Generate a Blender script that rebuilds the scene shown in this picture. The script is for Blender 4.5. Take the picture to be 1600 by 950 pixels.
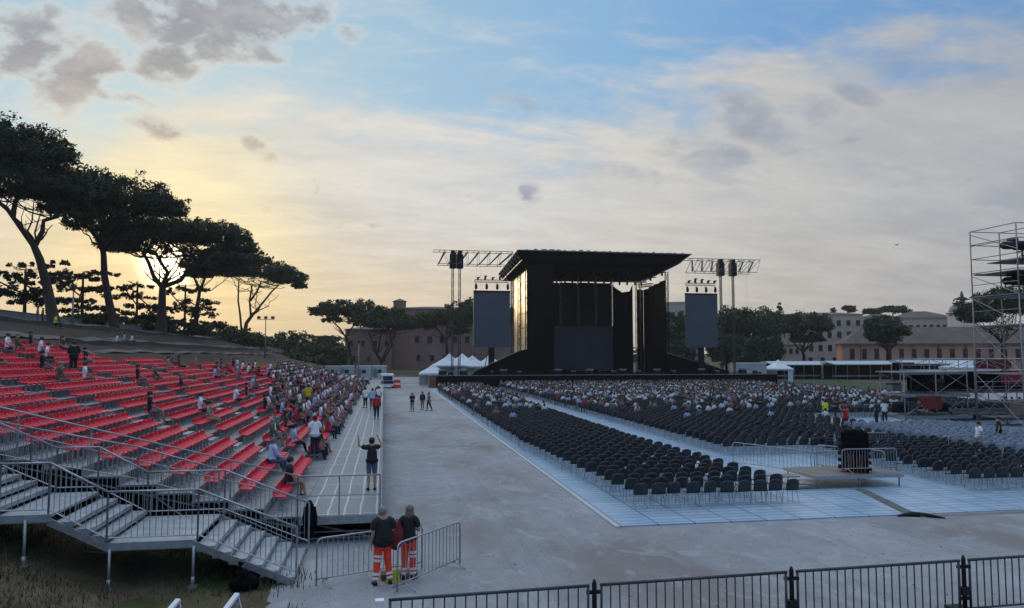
import bpy, bmesh, math, random
import numpy as np
from mathutils import Vector, Matrix, Euler
R = math.radians
rnd = random.Random(7)
nr = np.random.default_rng(11)
for o in list(bpy.data.objects): bpy.data.objects.remove(o)
sc = bpy.context.scene
col = sc.collection

# ------------------------------------------------------------------ camera
F, CAMH = 1155.0, 5.35                      # focal length in photo pixels (photo 1600x950)
TH, PS = math.atan(79 / F), math.atan(200 / F)
cam = bpy.data.cameras.new('camera'); camo = bpy.data.objects.new('camera', cam); col.objects.link(camo)
camo.location = (0, 0, CAMH); camo.rotation_euler = (R(90) + TH, 0, -PS)
cam.sensor_width = 36; cam.lens = 36 * F / 1600; cam.clip_start = 0.1; cam.clip_end = 6000
sc.camera = camo

def ray(px, py):
    u = (px - 800) / F; v = (475 - py) / F
    c = math.cos(TH) - v * math.sin(TH); w = math.sin(TH) + v * math.cos(TH)
    return Vector((u * math.cos(PS) + c * math.sin(PS), -u * math.sin(PS) + c * math.cos(PS), w))
def G(px, py, z=0.0):
    r = ray(px, py); t = (z - CAMH) / r.z; return Vector((r.x * t, r.y * t, z))
def P(px, py, Y):
    r = ray(px, py); t = Y / r.y; return Vector((r.x * t, Y, CAMH + r.z * t))
def PX(px, py, X):
    r = ray(px, py); t = X / r.x; return Vector((X, r.y * t, CAMH + r.z * t))

# ------------------------------------------------------------------ world + sun
sdir = ray(262, 412).normalized()
SUN_EL = math.asin(sdir.z); SUN_AZ = math.atan2(sdir.x, sdir.y)
world = bpy.data.worlds.new('World'); sc.world = world; world.use_nodes = True
nt = world.node_tree; nt.nodes.clear()

class NB:
    def __init__(s, nt): s.nt = nt
    def node(s, t, **k):
        n = s.nt.nodes.new(t)
        for a, b in k.items(): setattr(n, a, b)
        return n
    def put(s, sock, v):
        if v is None: return
        if hasattr(v, 'is_output'): s.nt.links.new(v, sock)
        else: sock.default_value = v
    def m(s, op, a, b=None, c=None, clamp=False):
        n = s.node('ShaderNodeMath', operation=op); n.use_clamp = clamp
        s.put(n.inputs[0], a); s.put(n.inputs[1], b); s.put(n.inputs[2], c)
        return n.outputs[0]
    def ss(s, x, a, b):
        n = s.node('ShaderNodeMapRange', interpolation_type='SMOOTHSTEP')
        s.put(n.inputs[0], x); n.inputs[1].default_value = a; n.inputs[2].default_value = b
        n.inputs[3].default_value = 0; n.inputs[4].default_value = 1
        return n.outputs[0]
    def ramp(s, x, stops):
        n = s.node('ShaderNodeValToRGB'); e = n.color_ramp.elements
        while len(e) < len(stops): e.new(0.5)
        for i, (p, c) in enumerate(stops): e[i].position = p; e[i].color = (*c, 1) if len(c) == 3 else c
        s.put(n.inputs[0], x); return n.outputs[0]
    def mix(s, f, a, b, mode='MIX'):
        n = s.node('ShaderNodeMix', data_type='RGBA', blend_type=mode)
        s.put(n.inputs[0], f)
        for i, v in ((6, a), (7, b)):
            if isinstance(v, tuple) and len(v) == 3: v = (*v, 1)
            s.put(n.inputs[i], v)
        return n.outputs[2]
    def noise(s, vec, scale, detail=4, rough=0.5, dist=0.0):
        n = s.node('ShaderNodeTexNoise'); s.put(n.inputs['Vector'], vec)
        n.inputs['Scale'].default_value = scale; n.inputs['Detail'].default_value = detail
        n.inputs['Roughness'].default_value = rough; n.inputs['Distortion'].default_value = dist
        return n.outputs[0]
    def comb(s, x, y, z=0.0):
        n = s.node('ShaderNodeCombineXYZ')
        for i, v in enumerate((x, y, z)): s.put(n.inputs[i], v)
        return n.outputs[0]

B = NB(nt)
tc = B.node('ShaderNodeTexCoord'); sep = B.node('ShaderNodeSeparateXYZ'); nt.links.new(tc.outputs['Generated'], sep.inputs[0])
dx, dy, dz = sep.outputs
az = B.m('ARCTAN2', dx, dy); el = B.m('ARCSINE', dz)
dot = B.node('ShaderNodeVectorMath', operation='DOT_PRODUCT'); nt.links.new(tc.outputs['Generated'], dot.inputs[0]); dot.inputs[1].default_value = sdir
sang = B.m('ARCCOSINE', B.m('MINIMUM', dot.outputs['Value'], 0.999999))
sky = B.node('ShaderNodeTexSky', sky_type='NISHITA'); sky.sun_disc = False
sky.sun_elevation = SUN_EL; sky.sun_rotation = SUN_AZ; sky.altitude = 50; sky.air_density = 1.0; sky.dust_density = 1.5; sky.ozone_density = 2.0
# clear sky: Nishita, nudged towards a mid-blue
clear = B.mix(1.0, sky.outputs[0], B.ramp(B.m('DIVIDE', sang, math.pi), [(0, (.20, .30, .44)), (.14, (.26, .40, .58)), (.22, (.42, .64, .86)), (.32, (.62, .86, 1.0)), (1, (.9, 1, 1.0))]), 'MULTIPLY')
SKYK = 0.12
VS = 0.5 / SKYK
qq = B.m('DIVIDE', sang, math.pi)
hz = B.node('ShaderNodeVectorMath', operation='SCALE'); hz.inputs['Scale'].default_value = VS
nt.links.new(B.ramp(qq, [(0, (.70, .70, .62)), (.06, (.60, .69, .70)), (.11, (.42, .60, .73)), (.20, (.27, .48, .72)), (.26, (.19, .38, .67)), (.40, (.14, .28, .52)), (1, (.12, .24, .46))]), hz.inputs[0])
clear = B.mix(B.m('MULTIPLY', B.m('SUBTRACT', 1.0, B.ss(el, .60, .95)), .88), clear, hz.outputs[0])
# cloud-plane coordinates
den = B.m('ADD', B.m('MAXIMUM', dz, 0.0), 0.16)
cp = B.comb(B.m('DIVIDE', dx, den), B.m('DIVIDE', dy, den))
mp = B.node('ShaderNodeMapping'); nt.links.new(cp, mp.inputs[0]); mp.inputs['Rotation'].default_value = (0, 0, R(-28)); mp.inputs['Scale'].default_value = (1.0, 2.2, 1)
st = B.noise(mp.outputs[0], 1.5, 8, .58, .4)
st2 = B.noise(mp.outputs[0], 4.2, 8, .62, .6)
ae = B.comb(az, B.m('MULTIPLY', el, 1.6))
n1 = B.noise(ae, 7.5, 8, .6, .25)
n2 = B.noise(ae, 17, 7, .6, .2)
# veil of high cloud, its colour warms towards the sun
q = B.m('DIVIDE', sang, math.pi)
veil = B.ramp(q, [(0, (.98, .80, .46)), (.035, (.95, .82, .52)), (.065, (.76, .72, .63)), (.10, (.73, .71, .67)), (.14, (.70, .69, .66)),
                  (.20, (.64, .62, .58)), (.29, (.50, .50, .50)), (.5, (.30, .34, .42)), (1, (.24, .29, .40))])
low = B.m('SUBTRACT', 1.0, B.ss(B.m('ADD', el, B.m('MULTIPLY', B.m('SUBTRACT', st, .5), .12)), 0.02, 0.215))
warm = B.ramp(q, [(0, (.98, .66, .28)), (.06, (.88, .63, .31)), (.10, (.80, .59, .33)), (.14, (.72, .57, .38)), (.22, (.60, .53, .42)), (.30, (.46, .43, .40)), (.5, (.34, .36, .40)), (1, (.28, .32, .40))])
veil = B.mix(B.m('MULTIPLY', low, .75), veil, warm)
# veil amount: an upper edge that climbs to the right
def ang(px, py):
    r = ray(px, py).normalized(); return math.atan2(r.x, r.y), math.asin(r.z)
edge = None
pts = [ang(-400, 230), ang(80, 215), ang(420, 150), ang(700, 170), ang(950, 185), ang(1200, 95), ang(1400, 70), ang(1600, 20), ang(2300, -100)]
fc = B.node('ShaderNodeFloatCurve'); cu = fc.mapping.curves[0]
A0, A1, E1 = -1.2, 1.4, 1.0
cl = [((a - A0) / (A1 - A0), e / E1) for a, e in pts]
cu.points[0].location = (0, cl[0][1]); cu.points[1].location = (1, cl[-1][1])
for c in cl[1:-1]: cu.points.new(*c)
fc.mapping.update()
B.put(fc.inputs['Value'], B.m('DIVIDE', B.m('SUBTRACT', az, A0), A1 - A0))
edge = fc.outputs[0]
d = B.m('SUBTRACT', B.m('ADD', edge, B.m('MULTIPLY', B.m('SUBTRACT', st, .5), .30)), el)
d = B.m('ADD', d, B.m('MULTIPLY', B.m('SUBTRACT', n2, .5), .10))
vm = B.ss(d, -0.045, 0.06)
thin = B.m('MULTIPLY', B.ss(st2, .45, .78), .45)
high = B.ss(el, .56, .85)  # extra cloud overhead, out of view, added to brighten the ground
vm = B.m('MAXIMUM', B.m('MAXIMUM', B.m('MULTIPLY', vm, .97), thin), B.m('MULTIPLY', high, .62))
# brightness structure inside the veil
bank = B.ramp(B.m('ADD', B.m('MULTIPLY', st, .6), B.m('MULTIPLY', st2, .4)), [(.2, (.66, .70, .78)), (.43, (.87, .89, .93)), (.54, (1.0, 1.0, 1.0)), (.68, (1.16, 1.14, 1.10))])
veil = B.mix(.75, veil, B.mix(1.0, veil, bank, 'MULTIPLY'))
skyc = B.node('ShaderNodeVectorMath', operation='SCALE'); nt.links.new(clear, skyc.inputs[0]); B.put(skyc.inputs['Scale'], B.m('ADD', 1.0, B.m('MULTIPLY', B.ss(el, .5, .95), .6)))  # clear sky boosted overhead, above the view, for added fill light
EX = 1.0                                       # exposure stops given below
veilS = B.node('ShaderNodeVectorMath', operation='SCALE'); nt.links.new(veil, veilS.inputs[0]); B.put(veilS.inputs['Scale'], B.m('MULTIPLY', B.m('ADD', 1.0, B.m('MULTIPLY', high, 2.9)), VS))  # unseen overhead veil made far brighter as fill light
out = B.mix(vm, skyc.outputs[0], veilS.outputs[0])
# darker cumulus patches, each an uneven blob in sky directions
blobs = [(30, 70, 90, 44, .5, 1), (112, 122, 78, 36, .7, 1.05), (190, 152, 52, 13, -.1, .85), (335, 40, 130, 56, .15, 1.1), (215, 20, 60, 26, .2, .9), (270, 90, 60, 36, .6, .95), (420, 80, 46, 24, 0, .9), (235, 198, 48, 20, -.2, .8),
         (555, 45, 34, 20, .3, .75), (480, 20, 60, 20, 0, .5), (400, 232, 36, 15, -.5, .6), (435, 133, 22, 8, 0, .5), (730, 304, 20, 13, 0, .7), (826, 303, 22, 18, 0, .75), (492, 290, 8, 22, 0, .45), (520, 352, 95, 10, .05, .5), (390, 330, 70, 7, .05, .4),
         (1180, 190, 66, 30, -.4, .85), (1272, 174, 34, 26, 0, .7), (1330, 145, 36, 12, -.5, .6), (1120, 252, 115, 26, -.25, .75), (1230, 235, 50, 14, -.4, .6), (1010, 275, 70, 16, -.1, .5), (1520, 310, 160, 36, -.15, .32), (1440, 80, 90, 44, -.5, .4), (800, 160, 55, 12, -.2, .35), (1330, 218, 16, 5, 0, .5)]
S = 1.0 / F
tot = None
for (px, py, rx, ry, rot, amt) in blobs:
    a, e = ang(px, py); rx *= S * .92; ry *= S * .92
    ca, sa = math.cos(-rot), math.sin(-rot)
    A = B.m('SUBTRACT', az, a); Ee = B.m('SUBTRACT', el, e)
    u = B.m('MULTIPLY', B.m('ADD', B.m('MULTIPLY', A, ca), B.m('MULTIPLY', Ee, -sa)), 1 / rx)
    v = B.m('MULTIPLY', B.m('ADD', B.m('MULTIPLY', A, sa), B.m('MULTIPLY', Ee, ca)), 1 / ry)
    r2 = B.m('ADD', B.m('MULTIPLY', u, u), B.m('MULTIPLY', v, v))
    g = B.m('MULTIPLY', B.m('SUBTRACT', 1.0, B.m('MULTIPLY', r2, .55)), amt)
    tot = g if tot is None else B.m('MAXIMUM', tot, g)
nn = B.m('ADD', B.m('MULTIPLY', B.m('SUBTRACT', n1, .5), 2.9), B.m('MULTIPLY', B.m('SUBTRACT', n2, .5), 1.9))
cm = B.m('ADD', B.m('MAXIMUM', tot, -.9), nn)
cmask = B.m('MULTIPLY', B.ss(cm, .10, .95), B.m('SUBTRACT', 1.0, B.m('MULTIPLY', B.ss(sang, .42, .5), .22)))
core = B.m('MAXIMUM', B.ss(cm, .22, .85), B.ss(sang, .42, .50))
rim = B.ramp(q, [(0, (1.0, .80, .5)), (.12, (.86, .80, .70)), (.3, (.60, .60, .62)), (1, (.45, .48, .55))])
dark = B.ramp(q, [(0, (.60, .47, .33)), (.09, (.36, .36, .38)), (.14, (.30, .33, .39)), (.22, (.29, .34, .42)), (.35, (.27, .31, .39)), (1, (.22, .26, .36))])
cc = B.mix(core, rim, B.mix(1.0, dark, B.ramp(n2, [(.3, (.80, .82, .85)), (.5, (1.0, 1.0, 1.0)), (.72, (1.45, 1.40, 1.32))]), 'MULTIPLY'))
ccS = B.node('ShaderNodeVectorMath', operation='SCALE'); nt.links.new(cc, ccS.inputs[0]); ccS.inputs['Scale'].default_value = VS
out = B.mix(B.m('MULTIPLY', cmask, .93), out, ccS.outputs[0])
# aureole around the veiled sun
g1 = B.m('POWER', 2.718, B.m('MULTIPLY', B.m('MULTIPLY', sang, sang), -1 / (.018 ** 2)))
g2 = B.m('POWER', 2.718, B.m('MULTIPLY', sang, -1 / .06))
g3 = B.m('POWER', 2.718, B.m('MULTIPLY', sang, -1 / .16))
def glow(x, c, k):
    n = B.node('ShaderNodeVectorMath', operation='SCALE'); n.inputs[0].default_value = c; B.put(n.inputs['Scale'], B.m('MULTIPLY', x, k * VS)); return n.outputs[0]
for x, c, k in ((g1, (1, .8, .5), 12), (g2, (1, .68, .3), .28), (g3, (1, .62, .24), .02)):
    n = B.node('ShaderNodeVectorMath', operation='ADD'); nt.links.new(out, n.inputs[0]); nt.links.new(glow(x, c, k), n.inputs[1]); out = n.outputs[0]
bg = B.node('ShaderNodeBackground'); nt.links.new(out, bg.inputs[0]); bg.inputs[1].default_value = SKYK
wo = B.node('ShaderNodeOutputWorld'); nt.links.new(bg.outputs[0], wo.inputs[0])
world.cycles.sampling_method = 'MANUAL'; world.cycles.sample_map_resolution = 512

sl = bpy.data.lights.new('sun', 'SUN'); slo = bpy.data.objects.new('sun', sl); col.objects.link(slo)
sl.energy = 0.5; sl.angle = R(11.0); sl.color = (1, .72, .42)
slo.rotation_euler = sdir.to_track_quat('Z', 'Y').to_euler()

sc.view_settings.view_transform = 'Standard'; sc.view_settings.look = 'None'
sc.view_settings.gamma = 1; sc.view_settings.use_curve_mapping = False
sc.view_settings.exposure = EX
sc.render.engine = 'CYCLES'

# ------------------------------------------------------------------ materials
def mat(name, c, rough=.8, metal=0.0, var=.15, scale=3.0, bump=0.0, bscale=None, spec=None, c2=None):
    """procedural: base colour varied by noise, optional second colour and bump"""
    m = bpy.data.materials.new(name); m.use_nodes = True; t = m.node_tree; b = t.nodes['Principled BSDF']
    N = NB(t); g = N.node('ShaderNodeTexCoord').outputs['Object']
    n = N.noise(g, scale, 5, .6)
    a = tuple(x * (1 - var) for x in c); e = tuple(min(1, x * (1 + var)) for x in (c2 or c))
    if c2: a = c; e = c2
    t.links.new(N.ramp(n, [(.3, a), (.7, e)]), b.inputs['Base Color'])
    b.inputs['Roughness'].default_value = rough; b.inputs['Metallic'].default_value = metal
    if spec is not None: b.inputs['Specular IOR Level'].default_value = spec
    if bump:
        bn = N.node('ShaderNodeBump'); bn.inputs['Strength'].default_value = bump; bn.inputs['Distance'].default_value = .05
        t.links.new(N.noise(g, bscale or scale * 4, 5, .6), bn.inputs['Height']); t.links.new(bn.outputs[0], b.inputs['Normal'])
    return m
M = {}
M['galv'] = mat('galvanised_steel', (.34, .36, .38), .42, .6, .2, 8)
M['galvdeck'] = mat('galvanised_tread', (.34, .38, .41), .40, .35, .25, 3, .3, 30)
M['darksteel'] = mat('dark_steel', (.05, .055, .065), .45, .3, .25, 6)
M['steel'] = mat('scaffold_steel', (.27, .27, .27), .5, .4, .3, 4)
M['black'] = mat('black_cloth', (.006, .006, .0075), .95, 0, .4, 2, spec=.08)
M['blackmetal'] = mat('black_metal', (.010, .010, .012), .65, 0, .3, 5, spec=.25)
M['chair'] = mat('black_plastic', (.018, .020, .023), .42, 0, .35, 5)
M['chairg'] = mat('grey_plastic', (.25, .285, .33), .5, 0, .2, 2)
M['red'] = mat('red_plastic', (.62, .003, .034), .42, 0, .22, 1.2, spec=.32)
M['screen'] = mat('led_panel', (.035, .043, .055), .55, 0, .12, .4)
M['screenL'] = mat('led_panel_pale', (.062, .075, .094), .55, 0, .12, .4)
M['bark'] = mat('pine_bark', (.035, .024, .018), .95, 0, .4, 1.5, .8, 6)
M['skin'] = mat('skin', (.42, .24, .17), .6, 0, .1, 8)
M['white'] = mat('white_fabric', (.72, .73, .74), .8, 0, .08, 2)
M['tent'] = mat('tent_fabric', (.60, .68, .72), .7, 0, .08, .6)
M['orange'] = mat('orange_red_trousers', (.95, .06, .02), .75, 0, .15, 9, .2, 14)
M['reflect'] = mat('reflective_tape', (.75, .76, .78), .4, 0, .1, 20)
M['hivis'] = mat('yellow_vest', (.55, .80, .03), .7, 0, .1, 6)
M['plywood'] = mat('plywood', (.24, .20, .16), .8, 0, .25, 2)
M['wood'] = mat('brown_board', (.20, .085, .045), .8, 0, .25, 3)
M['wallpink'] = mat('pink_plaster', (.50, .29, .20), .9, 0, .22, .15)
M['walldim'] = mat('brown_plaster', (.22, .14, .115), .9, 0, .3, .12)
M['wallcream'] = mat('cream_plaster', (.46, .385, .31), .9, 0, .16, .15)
M['wallpale'] = mat('pale_stone', (.46, .42, .36), .9, 0, .2, .1)
M['roof'] = mat('brown_roof_tiles', (.12, .095, .08), .9, 0, .25, .3)
M['pane'] = mat('dark_window', (.012, .013, .016), .25, 0, .3, 1)
M['shutter'] = mat('window_surround', (.30, .27, .24), .8, 0, .1, 1)
M['rubber'] = mat('black_rubber', (.012, .012, .012), .8, 0, .2, 4)
M['carpaint'] = mat('white_car_paint', (.65, .67, .70), .3, 0, .05, 1)
M['glass'] = mat('car_glass', (.02, .03, .045), .12, 0, .2, 1)
M['cabin'] = mat('cabin_panel', (.42, .48, .50), .6, 0, .12, .5)
M['grey'] = mat('grey_paint', (.20, .21, .22), .6, 0, .2, 2)
M['darkred'] = mat('dark_red_fabric', (.17, .012, .018), .8, 0, .2, 8)
M['yellow'] = mat('yellow_plastic', (.42, .42, .02), .6, 0, .2, 6)
M['concrete'] = mat('concrete', (.20, .20, .20), .9, 0, .2, .6, .3, 4)
M['hairdark'] = mat('dark_hair', (.018, .013, .010), .7, 0, .4, 30)
M['hairgrey'] = mat('grey_hair', (.22, .21, .21), .8, 0, .3, 40)
M['hairblond'] = mat('ash_blond_hair', (.16, .135, .10), .8, 0, .35, 40)
M['denim'] = mat('denim', (.09, .12, .18), .85, 0, .2, 10)
M['navy'] = mat('navy_cloth', (.015, .02, .045), .9, 0, .2, 10)
M['tan'] = mat('tan_cloth', (.26, .21, .15), .9, 0, .2, 10)
SHIRT = {n: mat(n.replace(' ', '_') + '_shirt', c, .85, 0, .12, 7) for n, c in {
    'white': (.80, .83, .86), 'pale blue': (.38, .52, .72), 'black': (.014, .014, .017), 'navy blue': (.02, .03, .08), 'red': (.45, .02, .03),
    'grey': (.13, .14, .15), 'beige': (.30, .26, .20), 'yellow': (.55, .48, .02), 'pink': (.45, .18, .22), 'green': (.06, .12, .06), 'brown': (.09, .05, .035)}.items()}
def leafmat(name, c1, c2):
    m = bpy.data.materials.new(name); m.use_nodes = True; t = m.node_tree; b = t.nodes['Principled BSDF']; N = NB(t)
    g = N.node('ShaderNodeTexCoord').outputs['Object']; n = N.noise(g, .5, 4, .6)
    oi = N.noise(g, 3.0, 2, .6)
    t.links.new(N.ramp(N.m('ADD', N.m('MULTIPLY', n, .6), N.m('MULTIPLY', oi, .4)), [(.35, c1), (.65, c2)]), b.inputs['Base Color'])
    b.inputs['Roughness'].default_value = .75; b.inputs['Specular IOR Level'].default_value = .25
    return m
M['needle'] = leafmat('pine_needles', (.022, .034, .018), (.060, .080, .036))
M['leaf'] = leafmat('broad_leaves', (.030, .044, .020), (.070, .092, .038))
M['cedar'] = leafmat('cedar_needles', (.014, .020, .014), (.030, .042, .024))

# ------------------------------------------------------------------ mesh helpers
class MB:
    def __init__(s): s.v = []; s.f = []; s.mi = []; s.cur = 0; s.sm = False; s.smf = []
    def add(s, vs, fs):
        o = len(s.v); s.v += [tuple(v) for v in vs]
        for f in fs: s.f.append(tuple(i + o for i in f)); s.mi.append(s.cur); s.smf.append(s.sm)
        return s
    def box(s, c, d, rz=0.0, top=None):
        x, y, z = (k / 2 for k in d); t = top if top is not None else (1, 1)
        vs = [(-x, -y, -z), (x, -y, -z), (x, y, -z), (-x, y, -z), (-x * t[0], -y * t[1], z), (x * t[0], -y * t[1], z), (x * t[0], y * t[1], z), (-x * t[0], y * t[1], z)]
        ca, sa = math.cos(rz), math.sin(rz)
        vs = [(c[0] + a * ca - b * sa, c[1] + a * sa + b * ca, c[2] + e) for a, b, e in vs]
        return s.add(vs, [(0, 3, 2, 1), (4, 5, 6, 7), (0, 1, 5, 4), (1, 2, 6, 5), (2, 3, 7, 6), (3, 0, 4, 7)])
    def b2(s, x0, x1, y0, y1, z0, z1): return s.box(((x0 + x1) / 2, (y0 + y1) / 2, (z0 + z1) / 2), (x1 - x0, y1 - y0, z1 - z0))
    def tube(s, pts, rs, n=6, cap=True):
        pts = [Vector(p) for p in pts]
        if isinstance(rs, (int, float)): rs = [rs] * len(pts)
        vs = []; k = len(pts); up = None
        for i, p in enumerate(pts):
            d = (pts[min(i + 1, k - 1)] - pts[max(i - 1, 0)])
            d = d.normalized() if d.length > 1e-9 else Vector((0, 0, 1))
            if up is None: up = d.orthogonal().normalized()
            a = up - d * up.dot(d); a = a.normalized() if a.length > 1e-4 else d.orthogonal().normalized()
            up = a; b = d.cross(a)
            for j in range(n):
                t = 2 * math.pi * (j + .5) / n; vs.append(p + (a * math.cos(t) + b * math.sin(t)) * rs[i])
        fs = []
        for i in range(k - 1):
            for j in range(n):
                a = i * n + j; b = i * n + (j + 1) % n; fs.append((a, b, b + n, a + n))
        if cap: fs.append(tuple(range(n - 1, -1, -1))); fs.append(tuple((k - 1) * n + j for j in range(n)))
        old = s.sm; s.sm = n > 5; s.add(vs, fs); s.sm = old; return s
    def bar(s, a, b, r, n=4): return s.tube([a, b], r, n)
    def beam(s, a, b, w, h):
        """rectangular bar; w horizontal, h other way"""
        a = Vector(a); b = Vector(b); d = (b - a).normalized(); side = d.cross(Vector((0, 0, 1)))
        side = side.normalized() if side.length > 1e-3 else Vector((1, 0, 0)); u = side.cross(d)
        vs = [p + side * (i * w / 2) + u * (j * h / 2) for p in (a, b) for i, j in ((-1, -1), (1, -1), (1, 1), (-1, 1))]
        return s.add(vs, [(3, 2, 1, 0), (4, 5, 6, 7), (0, 1, 5, 4), (1, 2, 6, 5), (2, 3, 7, 6), (3, 0, 4, 7)])
    def ball(s, c, r, nu=8, nv=6, sc_=(1, 1, 1)):
        vs = [(c[0], c[1], c[2] - r * sc_[2])]
        for i in range(1, nv):
            t = -math.pi / 2 + math.pi * i / nv
            for j in range(nu):
                a = 2 * math.pi * j / nu; vs.append((c[0] + r * sc_[0] * math.cos(t) * math.cos(a), c[1] + r * sc_[1] * math.cos(t) * math.sin(a), c[2] + r * sc_[2] * math.sin(t)))
        vs.append((c[0], c[1], c[2] + r * sc_[2])); fs = []
        for j in range(nu): fs.append((0, 1 + (j + 1) % nu, 1 + j))
        for i in range(nv - 2):
            for j in range(nu):
                a = 1 + i * nu + j; b = 1 + i * nu + (j + 1) % nu; fs.append((a, b, b + nu, a + nu))
        l = 1 + (nv - 2) * nu
        for j in range(nu): fs.append((l + j, l + (j + 1) % nu, len(vs) - 1))
        old = s.sm; s.sm = True; s.add(vs, fs); s.sm = old; return s
    def prism(s, poly, y0, y1, ax='y'):
        n = len(poly)
        def p(a, b, t): return (a, t, b) if ax == 'y' else ((t, a, b) if ax == 'x' else (a, b, t))
        vs = [p(a, b, y0) for a, b in poly] + [p(a, b, y1) for a, b in poly]
        return s.add(vs, [tuple(range(n)), tuple(range(2 * n - 1, n - 1, -1))] + [(i, i + n, (i + 1) % n + n, (i + 1) % n) for i in range(n)])
    def truss(s, a, b, w, h, n, r=.05, rd=.03, side=None):
        a = Vector(a); b = Vector(b); d = (b - a).normalized()
        if side is None: side = d.cross(Vector((0, 0, 1)))
        side = Vector(side).normalized() if Vector(side).length > .01 else Vector((1, 0, 0)); u = side.cross(d)
        off = [side * (i * w / 2) + u * (j * h / 2) for i, j in ((-1, -1), (1, -1), (1, 1), (-1, 1))]
        for o in off: s.bar(a + o, b + o, r)
        for k in range(n):
            p0 = a.lerp(b, k / n); p1 = a.lerp(b, (k + 1) / n)
            for q_ in range(4):
                o0, o1 = off[q_], off[(q_ + 1) % 4]
                if k % 2: o0, o1 = o1, o0
                s.bar(p0 + o0, p1 + o1, rd, 3); s.bar(p0 + o0, p0 + o1, rd, 3)
        return s
    def mesh(s, name, mats):
        me = bpy.data.meshes.new(name); me.from_pydata(s.v, [], s.f)
        for m in (mats if isinstance(mats, (list, tuple)) else [mats]): me.materials.append(m)
        me.polygons.foreach_set('material_index', s.mi); me.polygons.foreach_set('use_smooth', s.smf); me.update()
        return me
    def build(s, name, mats, parent=None): return link(name, s.mesh(name, mats), parent)
KID = {}
def link(name, me, parent=None):
    o = bpy.data.objects.new(name, me); col.objects.link(o); o.parent = parent
    if parent is not None: KID.setdefault(parent.name, []).append(o)
    return o
def tag(o, label=None, cat=None, group=None, kind=None):
    if label: o['label'] = label
    if cat: o['category'] = cat
    if group: o['group'] = group
    if kind: o['kind'] = kind
    return o
def empty(name, loc=(0, 0, 0), rz=0.0, label=None, cat=None, group=None):
    o = bpy.data.objects.new(name, None); col.objects.link(o); o.location = loc; o.rotation_euler = (0, 0, rz); o.empty_display_size = .3
    return tag(o, label, cat, group)
def dup(root, loc, rz=None, label=None, group=None, scale=None):
    def cp(o, par):
        c = o.copy(); col.objects.link(c); c.parent = par
        if par is not None: KID.setdefault(par.name, []).append(c)
        for ch in list(KID.get(o.name, ())): cp(ch, c)
        return c
    r = cp(root, None); r.location = loc
    if rz is not None: r.rotation_euler = (0, 0, rz)
    if scale: r.scale = (scale,) * 3
    if label: r['label'] = label
    if group: r['group'] = group
    return r
ORD = ['first', 'second', 'third', 'fourth', 'fifth', 'sixth', 'seventh', 'eighth', 'ninth', 'tenth', 'eleventh', 'twelfth', 'thirteenth', 'fourteenth', 'fifteenth', 'sixteenth']

# ------------------------------------------------------------------ ground
def sstep(a, b, x):
    t = min(1, max(0, (x - a) / (b - a))); return t * t * (3 - 2 * t)
def hgt(x, y):
    s = -1.2 - x
    z = 0.0
    if s > 0:
        z = .265 * max(0, s - 4.2)
        z = min(z, 4.6) + max(0, -22 - x) * .262
        z = min(z, 9.35) + max(0, min(4, (-x - 46) * .04))
    z += sstep(150, 330, y) * max(0, (x - 85)) * .03 * (1 if x < 250 else 250 / x)
    if x < -2: z += .10 * math.sin(x * 1.3 + y * .7) * sstep(-2, -5, x) + .12 * math.sin(x * .35) * math.sin(y * .21) * sstep(-2, -8, x)
    return z
xs = [-900, -500, -300, -200, -140, -100, -80, -65, -55, -48] + list(np.arange(-44, -20, 2.0)) + list(np.arange(-20, 1, .8)) + [3, 8, 15, 25, 40, 55, 70, 85, 100, 130, 160, 200, 260, 350, 500, 800, 1500]
ys = [-60, -30, -15, -5] + list(np.arange(0, 30, 1.5)) + list(np.arange(30, 130, 5.0)) + [140, 160, 180, 200, 230, 260, 300, 350, 450, 600, 900, 1500, 2600]
mb = MB(); nx = len(xs)
vs = [(x, y, hgt(x, y)) for y in ys for x in xs]
fs = [(j * nx + i, j * nx + i + 1, (j + 1) * nx + i + 1, (j + 1) * nx + i) for j in range(len(ys) - 1) for i in range(nx - 1)]
mb.sm = True; mb.add(vs, fs)
gm = bpy.data.materials.new('dry_grass_earth'); gm.use_nodes = True; N = NB(gm.node_tree); bs = gm.node_tree.nodes['Principled BSDF']
g = N.node('ShaderNodeTexCoord').outputs['Object']
n1_ = N.noise(g, .35, 6, .65); n2_ = N.noise(g, 3.2, 6, .7); n3_ = N.noise(g, .05, 4, .5)
c_ = N.ramp(n1_, [(.34, (.034, .052, .016)), (.44, (.060, .068, .028)), (.53, (.115, .090, .058)), (.68, (.155, .125, .088))])
c_ = N.mix(N.m('MULTIPLY', N.ss(n2_, .45, .75), .5), c_, (.030, .034, .016))
sp = N.node('ShaderNodeSeparateXYZ'); gm.node_tree.links.new(g, sp.inputs[0])
bank_ = N.m('MULTIPLY', N.ss(N.m('MULTIPLY', sp.outputs[0], -1), 17, 24), N.m('SUBTRACT', 1, N.ss(N.m('MULTIPLY', sp.outputs[0], -1), 60, 80)))
c_ = N.mix(N.m('MULTIPLY', bank_, .85), c_, N.ramp(n2_, [(.3, (.028, .021, .020)), (.7, (.062, .047, .043))]))
gm.node_tree.links.new(c_, bs.inputs['Base Color']); bs.inputs['Roughness'].default_value = .95; bs.inputs['Specular IOR Level'].default_value = .15
bn = N.node('ShaderNodeBump'); bn.inputs['Strength'].default_value = .7; bn.inputs['Distance'].default_value = .08
gm.node_tree.links.new(n2_, bn.inputs['Height']); gm.node_tree.links.new(bn.outputs[0], bs.inputs['Normal'])
tag(mb.build('ground', gm), kind='structure')

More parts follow.
